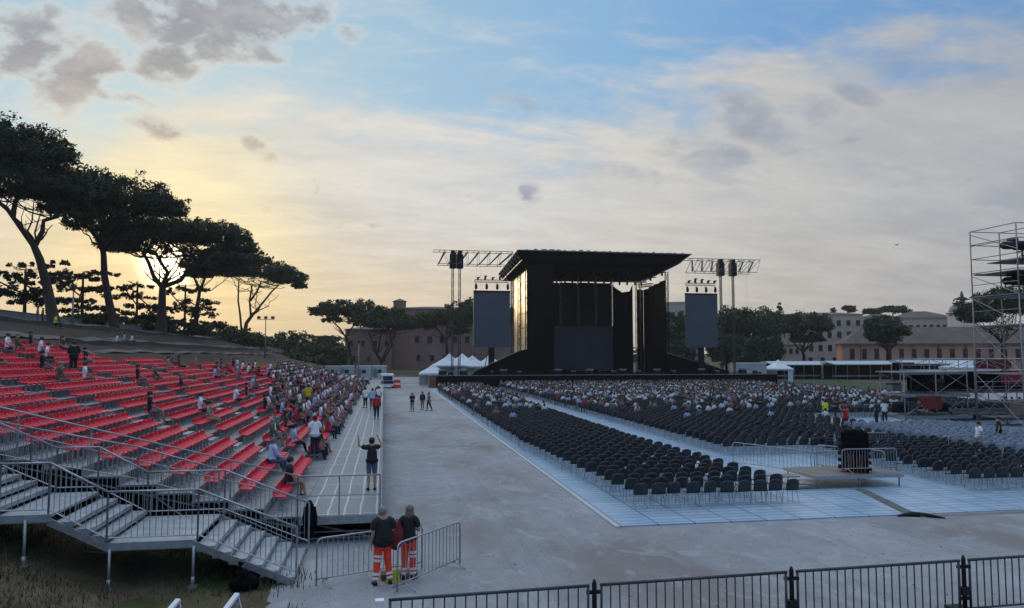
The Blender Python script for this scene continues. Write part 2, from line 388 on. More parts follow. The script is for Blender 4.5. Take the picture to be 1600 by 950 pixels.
def ground_mat(name, c1, c2, c3, rough=.85, s=1.0):
    m = bpy.data.materials.new(name); m.use_nodes = True; N = NB(m.node_tree); b = m.node_tree.nodes['Principled BSDF']
    g = N.node('ShaderNodeTexCoord').outputs['Object']
    mp = N.node('ShaderNodeMapping'); m.node_tree.links.new(g, mp.inputs[0]); mp.inputs['Scale'].default_value = (1.0, .55, 1)
    a = N.noise(mp.outputs[0], .16 * s, 6, .62, .3); b2 = N.noise(g, 1.4 * s, 7, .7); f = N.noise(g, 28 * s, 3, .6); tr = N.noise(mp.outputs[0], .9, 5, .7, .8)
    c = N.ramp(a, [(.36, c1), (.48, c2), (.62, c3)])
    c = N.mix(N.m('MULTIPLY', N.ss(b2, .40, .72), .42), c, tuple(x * .66 for x in c2))
    c = N.mix(N.m('MULTIPLY', N.ss(tr, .52, .62), .32), c, tuple(x * 1.3 for x in c3))
    tm = N.node('ShaderNodeMapping'); m.node_tree.links.new(g, tm.inputs[0]); tm.inputs['Scale'].default_value = (3.2, .045, 1); tm.inputs['Rotation'].default_value = (0, 0, .03)
    tk = N.noise(tm.outputs[0], 1.0, 4, .7, .15); c = N.mix(N.m('MULTIPLY', N.ss(tk, .55, .66), .22), c, tuple(x * .6 for x in c2)); st_n = N.noise(g, 6.0, 3, .5); c = N.mix(N.m('MULTIPLY', N.ss(st_n, .66, .74), .45), c, tuple(x * .5 for x in c1))
    c = N.mix(N.m('MULTIPLY', N.ss(f, .5, .75), .30), c, tuple(x * .55 for x in c1))
    m.node_tree.links.new(c, b.inputs['Base Color']); b.inputs['Roughness'].default_value = rough; b.inputs['Specular IOR Level'].default_value = .3
    bn = N.node('ShaderNodeBump'); bn.inputs['Strength'].default_value = .35; bn.inputs['Distance'].default_value = .02
    m.node_tree.links.new(f, bn.inputs['Height']); m.node_tree.links.new(bn.outputs[0], b.inputs['Normal'])
    return m
M['gravel'] = ground_mat('rolled_gravel', (.205, .185, .175), (.265, .28, .285), (.315, .33, .34))
def sheet(name, poly, z, m, kind='structure'):
    mb = MB(); mb.add([(x, y, z) for x, y in poly], [tuple(range(len(poly)))]); o = mb.build(name, m); return tag(o, kind=kind)
# irregular left edge of the gravel where it meets the dirt
le = [(-1.6 - .25 * math.sin(k * 1.7) - .2 * rnd.random() - (1.2 if k < 5 else 0) * (k / 5), 2 + k * 3.6) for k in range(5)]
sheet('road', [(95, -20), (95, 178), (-9, 178), (-9, 112), (-3.2, 104), (-2.4, 22)] + [(-2.55 + .12 * math.sin(k * .9) + .15 * math.sin(k * .37 + 1) + rnd.uniform(-.10, .10), 21.5 - k * .3) for k in range(50)] + [(-2.6, -20)], .004, M['gravel'])
grass = ground_mat('mown_grass', (.030, .048, .020), (.042, .062, .026), (.055, .075, .035), .95)
sheet('lawn', [(58, 124), (70, 100), (94, 92), (94.9, 177), (60, 177)], .009, grass)
# white floor panels under the chairs
fm = bpy.data.materials.new('floor_panels'); fm.use_nodes = True; N = NB(fm.node_tree); bs = fm.node_tree.nodes['Principled BSDF']
g = N.node('ShaderNodeTexCoord').outputs['Object']
bk = N.node('ShaderNodeTexBrick'); fm.node_tree.links.new(g, bk.inputs[0]); bk.offset = 0.0
bk.inputs['Color1'].default_value = (.27, .41, .53, 1); bk.inputs['Color2'].default_value = (.37, .49, .60, 1); bk.inputs['Mortar'].default_value = (.13, .19, .26, 1)
bk.inputs['Scale'].default_value = 1; bk.inputs['Mortar Size'].default_value = .034; bk.inputs['Brick Width'].default_value = 1.22; bk.inputs['Row Height'].default_value = .42
dn = N.noise(g, .7, 6, .7); c_ = N.mix(N.m('MULTIPLY', N.ss(dn, .45, .75), .35), bk.outputs[0], (.20, .22, .25))
fm.node_tree.links.new(c_, bs.inputs['Base Color']); bs.inputs['Roughness'].default_value = .38
bn = N.node('ShaderNodeBump'); bn.inputs['Strength'].default_value = .3; bn.inputs['Distance'].default_value = .01
fm.node_tree.links.new(N.noise(g, 9, 3, .5), bn.inputs['Height']); fm.node_tree.links.new(bn.outputs[0], bs.inputs['Normal'])
mb = MB(); mb.b2(7.27, 62, 22.45, 118.6, .004, .045); tag(mb.build('floor_panels', fm), kind='structure')
mb = MB(); mb.b2(7.12, 7.265, 22.35, 118.6, .004, .055); tag(mb.build('floor_edging', mat('pale_edging', (.45, .48, .50), .5)), kind='structure')

# paths along the bank behind the grandstand
def strip(name, x0, x1, y0, y1, dz, m):
    mb = MB(); n = 40; k = 4; vs = []
    for j in range(n + 1):
        y = y0 + (y1 - y0) * j / n
        for i in range(k + 1):
            x = x0 + (x1 - x0) * i / k + .3 * math.sin(y * .05); vs.append((x, y, hgt(x, y) + dz))
    mb.sm = True; mb.add(vs, [(j * (k + 1) + i, j * (k + 1) + i + 1, (j + 1) * (k + 1) + i + 1, (j + 1) * (k + 1) + i) for j in range(n) for i in range(k)])
    return tag(mb.build(name, m), kind='structure')
M['dustpath'] = mat('dusty_path', (.085, .076, .072), .95, 0, .3, .4)
strip('path', -43.2, -37.6, 60, 240, .10, M['dustpath']); strip('path', -31.5, -29.6, 60, 200, .10, M['dustpath']); strip('path', -26, -25, 70, 180, .10, M['dustpath'])
for x, y0, y1, lb in ((-37.3, 70, 230, 'upper low stone kerb running along the bare bank'), (-28.9, 75, 200, 'lower low stone kerb running along the bare bank')):
    mb = MB(); n = 30
    for j in range(n):
        ya, yb_ = y0 + (y1 - y0) * j / n, y0 + (y1 - y0) * (j + 1) / n; xa, xb2 = x + .3 * math.sin(ya * .05), x + .3 * math.sin(yb_ * .05)
        mb.beam((xa, ya, hgt(xa, ya) + .12), (xb2, yb_, hgt(xb2, yb_) + .12), .35, .5)
    tag(mb.build('kerb_wall', mat('dark_stone', (.05, .046, .045), .95)), lb, 'wall')

# ------------------------------------------------------------------ grandstand on the left
PITCH, RISE, X0 = .95, .25, -2.35
BL = [(22.7 + 10.3 * k, 22.7 + 10.3 * k + 8.75) for k in range(9)]
NR = [22, 22, 20, 16, 14, 13, 12, 11, 10]
YE = BL[-1][1] + 1.2
gs = empty('grandstand', (-2.4, 22, 0), 0, 'long scaffold grandstand with rows of red seats rising to the left of the road', 'grandstand')
def off(mb, o=gs):                     # world coordinates -> local to the parent
    L = o.location; mb.v = [(x - L[0], y - L[1], z - L[2]) for x, y, z in mb.v]; return mb
dm = bpy.data.materials.new('walkway_planks'); dm.use_nodes = True; N = NB(dm.node_tree); bs = dm.node_tree.nodes['Principled BSDF']
g = N.node('ShaderNodeTexCoord').outputs['Object']
mp = N.node('ShaderNodeMapping'); dm.node_tree.links.new(g, mp.inputs[0]); mp.inputs['Rotation'].default_value = (0, 0, R(90))
wob = N.node('ShaderNodeVectorMath', operation='ADD'); dm.node_tree.links.new(mp.outputs[0], wob.inputs[0])
wsc = N.node('ShaderNodeVectorMath', operation='SCALE'); wn = N.node('ShaderNodeTexNoise'); dm.node_tree.links.new(g, wn.inputs[0]); wn.inputs['Scale'].default_value = .8
dm.node_tree.links.new(wn.outputs[1], wsc.inputs[0]); wsc.inputs['Scale'].default_value = .10; dm.node_tree.links.new(wsc.outputs[0], wob.inputs[1])
bk = N.node('ShaderNodeTexBrick'); dm.node_tree.links.new(wob.outputs[0], bk.inputs[0]); bk.offset = 0
bk.inputs['Color1'].default_value = (.15, .18, .205, 1); bk.inputs['Color2'].default_value = (.19, .22, .245, 1); bk.inputs['Mortar'].default_value = (.55, .58, .60, 1)
bk.inputs['Scale'].default_value = 1; bk.inputs['Mortar Size'].default_value = .026; bk.inputs['Brick Width'].default_value = 2.45; bk.inputs['Row Height'].default_value = .46
dm.node_tree.links.new(N.mix(N.m('MULTIPLY', N.noise(g, 1.3, 5, .7), .55), bk.outputs[0], (.13, .15, .17)), bs.inputs['Base Color'])
bs.inputs['Roughness'].default_value = .45
mb = MB(); mb.b2(X0 + .05, -.03, 21.9, YE, .70, .80); off(mb).build('walkway', dm, gs)
mb = MB(); mb.b2(X0 + .05, .0, 21.84, 21.9, .56, .79); mb.b2(-.03, .0, 21.9, YE, .56, .79); off(mb).build('edge_beam', M['galv'], gs)
rowm = mat('row_decking', (.20, .215, .225), .55, .1, .3, 1.2, .3, 12)
mb = MB()
for i in range(max(NR)):
    yend = YE
    for k in range(9):
        if NR[k] > i: yend = BL[k][1] + 1.5
    x1 = X0 - PITCH * i; x0 = x1 - PITCH; z = .8 + RISE * i
    mb.b2(x0 + .0, x1 + .04, 21.9, yend, z - .05, z - .002 * (i == 0) + .002)
    if i: mb.b2(x1 + .04, x1 + .06, 21.9, yend, z - RISE + .004, z - .052)
off(mb).build('row_decking', rowm, gs)
# steps in the aisles
for k in range(8):
    mb = MB()
    for i in range(min(NR[k], NR[k + 1])):
        z = .8 + RISE * i; x1 = X0 - PITCH * i
        mb.b2(x1 + .06, x1 + .36, BL[k][1] + .15, BL[k + 1][0] - .15, z - RISE - .02, z - RISE / 2)
    off(mb).build('aisle_steps', M['galvdeck'], gs)
# scaffold legs and braces, seen at the near end and along the road side
mb = MB()
for i in range(0, 22, 2):
    x = X0 - PITCH * i - .1; zt = .72 + RISE * i; zb = hgt(x, 22)
    for y in (22.0, 24.5, 27.0):
        m_ = MB(); m_.bar((x, y, zb), (x, y, zt), .03, 6); off(m_).build('scaffold_leg', M['steel'], gs)
    if i < 20:
        x2 = X0 - PITCH * (i + 2) - .1; mb.bar((x, 22.0, zb + .1), (x2, 22.0, zt + .3), .022); mb.bar((x, 22.0, zt - .25), (x2, 22.0, zt + .25), .025)
mb.bar((-.15, 22.1, .08), (X0, 22.1, .62), .022); mb.bar((-.1, 22.1, .3), (X0, 22.1, .3), .022)
off(mb).build('scaffold_brace', M['steel'], gs)
mb = MB()
for y in np.arange(22.1, YE, 2.4): mb.bar((-.15, y, 0), (-.15, y, .70), .03, 5); mb.bar((X0, y, 0), (X0, y, .70), .03, 5)
for x in (-.15, X0): mb.bar((x, 22.1, .12), (x, YE - .6, .12), .02)
mb.bar((-.15, 22.1, .12), (X0, 22.1, .12), .02); off(mb).build('walkway_legs', M['steel'], gs)
mb = MB(); mb.b2(X0 - .1, -.2, 22.6, 22.63, .02, .62)
for i in range(21): mb.b2(X0 - PITCH * (i + 1), X0 - PITCH * i, 22.7, 22.73, hgt(X0 - PITCH * i, 22.7), .74 + RISE * i)
off(mb).build('under_shade', M['black'], gs)  # black sheets put in for the shade under the stand
# railings
mb = MB()
def rail(mb, pts, h=1.1, mid=True, post=2.0, r=.024, bars=False, mids=(.55,)):
    up = Vector((0, 0, h)); pts = [Vector(p) for p in pts]
    for a, b in zip(pts, pts[1:]):
        mb.bar(a + up, b + up, r, 6)
        for mz in mids: mb.bar(a + Vector((0, 0, mz)), b + Vector((0, 0, mz)), r * .8, 5)
        n = max(1, round((b - a).length / post))
        for k in range(n + 1):
            p = a.lerp(b, k / n); mb.bar(p, p + up, r, 5)
        if bars:
            mb.bar(a + Vector((0, 0, .10)), b + Vector((0, 0, .10)), r * .7, 4)
            n = int((b - a).length / .125)
            for k in range(1, n):
                p = a.lerp(b, k / n); mb.bar(p + Vector((0, 0, .10)), p + up, .0085, 4)
top = (X0 - PITCH * 21, 21.8, .8 + RISE * 21)
rail(mb, [(-.06, 21.95, .8), (X0, 21.95, .8)], 1.1, post=1.2)
rail(mb, [(X0, 21.95, .8), top], 1.12, post=1.95)
off(mb).build('end_railing', M['galv'], gs)
mb = MB(); rail(mb, [(-.05, 21.95, .8), (-.05, YE, .8)], 1.08, post=2.45, r=.018, mids=(.5, .12)); off(mb).build('side_railing', M['galv'], gs)
mb = MB(); bars_a = (X0 - PITCH * 4.4, 21.72, .8 + RISE * 4.4); bars_b = (X0 - PITCH * 7.2, 21.72, .8 + RISE * 7.2)
rail(mb, [(X0 - PITCH * 2.2, 21.72, 1.25), bars_a], .95, bars=True, mids=()); rail(mb, [bars_a, (X0 - PITCH * 7.2, 21.72, .8 + RISE * 6.6), (X0 - PITCH * 21, 21.72, .8 + RISE * 19)], .95, bars=True, mids=())
off(mb).build('balustrade', M['galv'], gs)
# seats: one shell mesh, facing +X
mb = MB(); mb.sm = True
prof = [(.185, .345), (.195, .375), (.165, .395), (.04, .375), (-.09, .375), (-.15, .405), (-.175, .47), (-.19, .56), (-.18, .60)]
W = [.205, .215, .22, .22, .22, .215, .215, .20, .15]
vs = []; nw = 7
for (x, z), w in zip(prof, W):
    for j in range(nw):
        t = -1 + 2 * j / (nw - 1); c = t * t
        vs.append((x + (.03 * c if z > .45 else -.03 * c * (x > .13)), t * w, z + (.035 * c if z < .45 and x < .16 else 0)))
for (x, z), w in zip(prof, W):
    for j in range(nw):
        t = -1 + 2 * j / (nw - 1); c = t * t
        vs.append((x + (.03 * c if z > .45 else -.03 * c * (x > .13)) - (.02 if z > .45 else 0), t * w, z + (.035 * c if z < .45 and x < .16 else 0) - (.02 if z < .45 else 0)))
K = len(prof) * nw; fs = []
for i in range(len(prof) - 1):
    for j in range(nw - 1):
        a = i * nw + j; fs.append((a, a + 1, a + nw + 1, a + nw)); fs.append((a + K, a + K + nw, a + K + nw + 1, a + K + 1))
for i in range(len(prof) - 1):
    for j in (0, nw - 1):
        a = i * nw + j; q_ = (a, a + nw, a + nw + K, a + K); fs.append(q_ if j == 0 else q_[::-1])
for j in range(nw - 1):
    fs.append((j, j + K, j + 1 + K, j + 1)); a = (len(prof) - 1) * nw + j; fs.append((a, a + 1, a + 1 + K, a + K))
mb.add(vs, fs); mb.sm = False; mb.cur = 1
mb.b2(-.03, .03, -.025, .025, .03, .36); mb.b2(-.08, .08, -.06, .06, .004, .03)
seatmb = mb; seatme = mb.mesh('seat', [M['red'], M['galv']])
seats = []; taken = []
def occ(k, i, y):
    lowrow = i < 2 + k * 1.1
    if k == 0: return 0
    if k == 1: return .32 if i < 3 else .035
    if k == 2: return .60 if i < 5 else .07
    base = .66 if i < 4 + (k - 2) * 1.5 else .10
    return base * (1.0 if k < 7 else 1.15)
for k, (y0, y1) in enumerate(BL):
    for i in range(NR[k]):
        ns = 17
        for j in range(ns):
            y = y0 + .25 + j * .495; x = X0 - PITCH * i - .62; z = .8 + RISE * i
            seats.append((x, y, z))
            if rnd.random() < occ(k, i, y) * (.75 + .5 * math.sin(i * 2.1 + k + j * .3)): taken.append((x, y, z, k, i))
def inframe(p, m=20):
    d = Vector(p) - camo.location; c = d.x * math.sin(PS) + d.y * math.cos(PS); u = d.x * math.cos(PS) - d.y * math.sin(PS)
    return c > 3 and abs(u / c) < (800 + m) / F
seats = [s for s in seats if inframe(s, 40)]
seats.sort(key=lambda s: (Vector(s) - camo.location).length)
for n, s in enumerate(seats[:100]):
    o = link('seat', seatme, gs); o.location = Vector(s) - gs.location; o.rotation_euler = (0, 0, rnd.uniform(-.02, .02))
def merge(name, me, places, parent=None, mats=None):
    """many copies of one mesh joined into a single mesh; places = (x, y, z, rotation)"""
    nv = len(me.vertices); co = np.empty(nv * 3); me.vertices.foreach_get('co', co); co = co.reshape(-1, 3)
    nl = len(me.loops); li = np.empty(nl, int); me.loops.foreach_get('vertex_index', li)
    npl = len(me.polygons); ls = np.empty(npl, int); me.polygons.foreach_get('loop_start', ls); lt = np.empty(npl, int); me.polygons.foreach_get('loop_total', lt)
    mi = np.empty(npl, int); me.polygons.foreach_get('material_index', mi); sm = np.empty(npl, bool); me.polygons.foreach_get('use_smooth', sm)
    P_ = np.array([p[:4] for p in places]); n = len(P_)
    c, s = np.cos(P_[:, 3])[:, None], np.sin(P_[:, 3])[:, None]
    X = co[None, :, 0] * c - co[None, :, 1] * s + P_[:, 0:1]; Y = co[None, :, 0] * s + co[None, :, 1] * c + P_[:, 1:2]; Z = co[None, :, 2] + P_[:, 2:3]
    V = np.stack([X, Y, Z], -1).reshape(-1)
    out = bpy.data.meshes.new(name); out.vertices.add(nv * n); out.vertices.foreach_set('co', V)
    out.loops.add(nl * n); out.loops.foreach_set('vertex_index', (li[None] + (np.arange(n) * nv)[:, None]).reshape(-1))
    out.polygons.add(npl * n); out.polygons.foreach_set('loop_start', (ls[None] + (np.arange(n) * nl)[:, None]).reshape(-1))
    out.polygons.foreach_set('material_index', np.tile(mi, n)); out.polygons.foreach_set('use_smooth', np.tile(sm, n))
    for m in (mats or me.materials): out.materials.append(m)
    out.update(calc_edges=True); out.validate()
    return link(name, out, parent)
rest = [(x - gs.location.x, y - gs.location.y, z, 0) for x, y, z in seats[100:]]
tag(merge('seats', seatme, rest, gs), kind='stuff')

# ------------------------------------------------------------------ metal stairs in front of the grandstand
stc = empty('staircase', (-5, 18.2, 0), 0, 'galvanised metal staircase with two landings on legs over the dirt bank', 'staircase')
YN, YF = 18.25, 21.05
def tread(x, z, w=.42, name='tread'):
    mb = MB(); mb.b2(x - w / 2, x + w / 2, YN + .03, YF - .03, z - .045, z); mb.b2(x + w / 2 - .02, x + w / 2 + .006, YN + .03, YF - .03, z - .10, z - .046)
    for yy in (YN + .03, YF - .06): mb.b2(x - w / 2 + .02, x + w / 2 - .03, yy, yy + .03, z - .13, z - .046)
    off(mb, stc).build(name, M['galvdeck'], stc)
path = []                                # (x, z) of walking line, right to left
for k in range(6): tread(-2.22 - .355 * k, .16 + .16 * k)
mb = MB(); mb.b2(-6.05, -4.22, YN, YF, 1.06, 1.12); mb.b2(-6.05, -4.22, YN - .03, YN, .96, 1.125)
off(mb, stc).build('landing', M['galvdeck'], stc)
for k in range(3): tread(-6.27 - .36 * k, 1.28 + .17 * k)
mb = MB(); mb.b2(-8.35, -7.25, YN, YF, 1.74, 1.80); mb.b2(-8.35, -7.25, YN - .03, YN, 1.64, 1.805); off(mb, stc).build('landing', M['galvdeck'], stc)
for k in range(12): tread(-8.58 - .36 * k, 1.97 + .17 * k)
for y in (YN - .005, YF + .005):
    mb = MB()
    mb.beam((-1.98, y, .02), (-4.25, y, 1.02), .03, .16); mb.beam((-4.22, y, 1.0), (-6.05, y, 1.0), .03, .12)
    mb.beam((-6.0, y, .98), (-7.3, y, 1.64), .03, .16); mb.beam((-7.25, y, 1.68), (-8.35, y, 1.68), .03, .12); mb.beam((-8.3, y, 1.68), (-12.9, y, 3.85), .03, .16)
    off(mb, stc).build('stringer', M['galv'], stc)
line = [(-1.95, .20), (-4.15, 1.14), (-6.08, 1.14), (-7.3, 1.82), (-8.3, 1.82), (-12.8, 3.95)]
for y in (YN - .04, YF + .04):
    mb = MB()
    rail(mb, [(x, y, z) for x, z in line], 1.12, bars=True, mids=(), post=2.3, r=.025)
    off(mb, stc).build('balustrade', M['galv'], stc)
for x in (-4.22, -6.0, -7.75, -10.2, -12.4):
    for y in (YN - .06, YF):
        zt = 1.0 if x > -6.5 else (1.7 if x > -9 else 1.7 + (-8.3 - x) * .47)
        mb = MB(); zb = hgt(x, y) - .03; mb.bar((x, y, zb), (x, y, zt), .032, 8); mb.b2(x - .1, x + .1, y - .1, y + .1, zb, zb + .05); mb.bar((x, y, zb + .04), (x, y, zb + .25), .045, 8)
        off(mb, stc).build('post', M['galv'], stc)
mb = MB(); mb.bar((-4.22, YN, .9), (-6.0, YF, .15), .02); mb.bar((-6.0, YN, .9), (-7.75, YF, .3), .02); mb.bar((-4.22, YF, .3), (-7.75, YF, .45), .02)
off(mb, stc).build('brace', M['steel'], stc)

# ------------------------------------------------------------------ stage
st_ = empty('concert_stage', (37, 119, 0), 0, 'huge black concert stage with flat overhanging roof beyond the rows of chairs', 'stage')
def SB(mb, name, m): return off(mb, st_).build(name, m, st_)
mb = MB(); mb.b2(8.3, 67.3, 119.0, 119.25, 0, 2.0); SB(mb, 'front_wall', M['black'])
mb = MB(); mb.b2(7.2, 8.28, 118.95, 121, 0, 2.0); SB(mb, 'end_panel', mat('rust_brown_panel', (.16, .075, .045), .8))
mb = MB(); mb.b2(8.3, 67.3, 119.25, 146, 1.7, 1.92); SB(mb, 'deck', M['blackmetal'])
mb = MB(); mb.b2(8.3, 67.3, 118.93, 118.99, 1.93, 2.03); SB(mb, 'deck_edge', M['grey'])
# roof: slab tilted down to the back, with truss edges
yb, zf, zb_ = 143.0, 22.95, 21.2
def zr(y): return zf + (zb_ - zf) * (y - 122) / (yb - 122)
mb = MB()
lo = [(22.1, 122, zf - .15), (53.15, 122, zf - .15), (53.15, yb, zr(yb) - 1.2), (22.1, yb, zr(yb) - 1.2)]
lo[0] = (23.6, 122, zf - .35); lo[1] = (52.4, 122, zf - .35)
lo = [(24.0, 123.2, zf - 1.5), (51.2, 123.2, zf - 1.5), (51.2, yb - .4, zr(yb) - 1.1), (23.0, yb - .4, zr(yb) - 1.5)]
hi = [(22.1, 122, zf), (53.15, 122, zf), (53.15, yb, zr(yb)), (22.1, yb, zr(yb))]
mb.add(lo + hi, [(0, 3, 2, 1), (4, 5, 6, 7), (0, 1, 5, 4), (1, 2, 6, 5), (2, 3, 7, 6), (3, 0, 4, 7)])
SB(mb, 'roof', M['black'])
mb = MB()
mb.beam((22.0, 121.93, zf + .04), (53.2, 121.93, zf + .04), .10, .14)
mb.beam((22.0, 122, zf + .04), (22.0, yb, zr(yb) + .04), .10, .12); mb.beam((23.0, 122.9, zf - 1.55), (22.6, yb, zr(yb) - 1.5), .14, .16)
for k in range(9):
    y = 122.5 + k * (yb - 123) / 8; mb.bar((21.98, y, zr(y)), (22.5, y, zr(y) - 1.45), .05)
    if k < 8: y2 = y + (yb - 123) / 8; mb.bar((22.55, y, zr(y) - 1.45), (21.98, y2, zr(y2)), .04)
for k in range(10):
    y = 122.5 + k * 2; mb.bar((53.2, y, zr(y)), (51.4, y + 1.4, zr(y) - 1.5), .06); mb.bar((53.2, y + 1.6, zr(y)), (51.4, y + .2, zr(y) - 1.5), .05)
mb.bar((53.2, 122, zf), (53.2, yb, zr(yb)), .08); mb.bar((51.3, 122.8, zf - 1.55), (51.3, yb, zr(yb) - 1.3), .08)
SB(mb, 'roof_truss', M['steel'])
mb = MB()
for k in range(22):
    x = 23.5 + k * 1.32; mb.b2(x, x + rnd.uniform(.3, 1.1), 121.9, 122.1, zf + .11, zf + .14 + rnd.uniform(.02, .16))
SB(mb, 'roof_edge_gear', M['steel'])
for k in range(3):
    mb = MB(); y = 126.5 + k * 5; mb.truss((25.2, y, zr(y) - 2.1), (50.2, y, zr(y) - 2.1), .6, .6, 20, .05, .03)
    for q_ in range(16):
        x = 26 + q_ * 1.55 + rnd.uniform(-.2, .2); mb.b2(x - .15, x + .15, y - .15, y + .15, zr(y) - 3.0, zr(y) - 2.45)
    SB(mb, 'lighting_truss', M['blackmetal'])
# golden translucent side netting, left tower
mm = mat('shiny_side_sheet', (.62, .50, .30), .34, .25, .25, .5, .15, 1.5)
M['netting'] = mm
mb = MB()
for k in range(4):
    y0 = 124 + k * 3.6; mb.b2(24.25, 24.28, y0 + .12, y0 + 3.5, 2.0, 19.9 - k * .1)
SB(mb, 'side_netting', mm)
mb = MB()
for k in (0, 2, 4):
    y = 124 + k * 3.6; mb.truss((24.0, y, 1.9), (24.0, y, 20.2), .40, .45, 16, .06, .035, (1, 0, 0))
for z in (4, 7, 10, 12.5, 15.2, 18): mb.bar((24.15, 124, z), (24.35, 138.5, z), .05)
SB(mb, 'left_tower', M['darksteel'])
mb = MB(); mb.b2(23.95, 28.6, 123.2, 123.6, 1.92, 20.6); SB(mb, 'left_drape', M['black'])
mb = MB(); mb.b2(25.4, 25.46, 124, 139, 1.92, 12.5); mb.b2(27.2, 27.7, 122.6, 123.3, 1.92, 11.5); SB(mb, 'masking_flat', M['black'])
# back wall hung panels above the screen
xb = [29.8, 33.2, 36.7, 40.2, 43.5]
for a, b in zip(xb, xb[1:]):
    mb = MB(); mb.b2(a + .08, b - .08, 138, 138.15, 10.9, 19.15 + rnd.uniform(-.1, .1)); 
    for z in (13.2, 16.0): mb.b2(a + .5, b - .5, 137.85, 137.99, z, z + .12)
    SB(mb, 'hung_panel', M['blackmetal'])
mb = MB()
for x in xb[1:]: mb.truss((x, 137.3, 11), (x, 137.3, 20.4), .3, .3, 12, .03, .02, (1, 0, 0))
SB(mb, 'panel_truss', M['steel'])
mb = MB(); mb.b2(27, 44, 139.2, 139.35, 1.92, 18.9); mb.b2(24.5, 29.6, 138.6, 138.75, 1.92, 19.4); SB(mb, 'backdrop', M['black'])
mb = MB(); mb.b2(29.9, 43.4, 136.8, 137.1, 2.5, 10.8); SB(mb, 'back_screen', M['screen'])
mb = MB(); mb.prism([(43.7, 1.92), (47.7, 1.92), (47.7, 18.9), (47.2, 17.7), (45.6, 17.4), (44.2, 18.3), (43.7, 18.8)], 137.6, 137.9); SB(mb, 'black_drape', M['black'])
mb = MB(); mb.truss((49.2, 138.6, 1.9), (49.2, 138.6, 20.2), .9, .9, 18, .06, .035, (1, 0, 0)); mb.truss((50.0, 133, 18.6), (50.0, 140, 18.9), .5, .5, 8, .05, .03)
SB(mb, 'right_tower', M['darksteel'])
mb = MB(); mb.b2(49.5, 50.8, 140.2, 140.4, 1.92, 18.2); SB(mb, 'black_drape', M['black'])
mb = MB()
for k in range(4):
    y0 = 128.8 + 2.9 * k; mb.b2(50.9, 51.0, y0, y0 + 2.85, 1.92, 19.0 - .25 * k)
SB(mb, 'right_drape', M['black'])
mb = MB(); mb.truss((51.3, 129, 1.9), (51.3, 129, 20.6), .5, .5, 18, .05, .03, (1, 0, 0)); SB(mb, 'front_tower', M['blackmetal'])
mb = MB(); mb.prism([(14.2, 1.92), (24.4, 1.92), (24.4, 6.4), (22.5, 6.0), (15.2, 2.7)], 121.6, 122.2); SB(mb, 'masking_ramp', M['black'])
mb = MB(); mb.prism([(49.0, 1.92), (60.5, 1.92), (60.5, 2.4), (55.5, 4.1), (49.0, 5.5)], 123.4, 124.0); SB(mb, 'masking_ramp', M['black'])
mb = MB(); mb.bar((14.5, 121.55, 2.6), (22.6, 121.55, 6.15), .05); mb.bar((49, 123.35, 5.6), (60, 123.35, 2.6), .04); SB(mb, 'ramp_rail', M['steel'])

# mast towers with box truss arms on both sides of the stage
def mast(name_label, xs_, y, x0, x1, zt, dep, grp):
    e = empty('truss_mast', ((x0 + x1) / 2, y, 0), 0, name_label, 'truss tower', grp)
    for x in xs_:
        mb = MB(); mb.truss((x, y, 1.9), (x, y, zt - 2), .30, .30, 26, .05, .025, (1, 0, 0)); off(mb, e).build('mast', M['darksteel'], e)
        mb = MB(); mb.b2(x - .55, x + .55, y - .6, y + .6, zt - 2.9, zt - .5); mb.b2(x - .35, x + .35, y - .4, y + .4, zt - .5, zt + .1); off(mb, e).build('sleeve_block', M['blackmetal'], e)
    mb = MB(); n = int((x1 - x0) / 1.9)
    for yy in (y - dep / 2, y + dep / 2):
        mb.bar((x0 + .9, yy, zt - 2.3), (x1 - .7, yy, zt - 2.3), .05); mb.bar((x0, yy, zt), (x1, yy, zt), .05)
        for k in range(n):
            a = x0 + .9 + (x1 - x0 - 1.6) * k / n; b = x0 + (x1 - x0) * (k + 1) / n
            mb.bar((a, yy, zt - 2.3), (b, yy, zt), .045); mb.bar((b, yy, zt), (a + (x1 - x0 - 1.6) / n, yy, zt - 2.3), .03)
    for k in range(n):
        a = x0 + .9 + (x1 - x0 - 1.6) * k / n; b = x0 + (x1 - x0) * (k + .6) / n
        mb.bar((a, y - dep / 2, zt - 2.3), (b + 1, y + dep / 2, zt), .15); mb.bar((b, y - dep / 2, zt), (b, y + dep / 2, zt), .05)
    off(mb, e).build('box_truss', M['darksteel'], e)
    mb = MB()
    for k in range(3):
        x = x0 + (x1 - x0) * (.35 + .25 * k); mb.bar((x, y - .3, 14), (x, y - .3, zt - 2.3), .014, 3)
    off(mb, e).build('hanging_cable', M['steel'], e)
mast('steel mast with flat truss arm on the left side of the stage', [11.4, 12.6], 125, 8.0, 21.6, 22.9, 2.6, 'truss towers beside the stage')
mast('twin steel masts with a truss arm on the right side of the stage', [60.5, 62.9], 126, 53.5, 67.6, 22.6, 3.0, 'truss towers beside the stage')

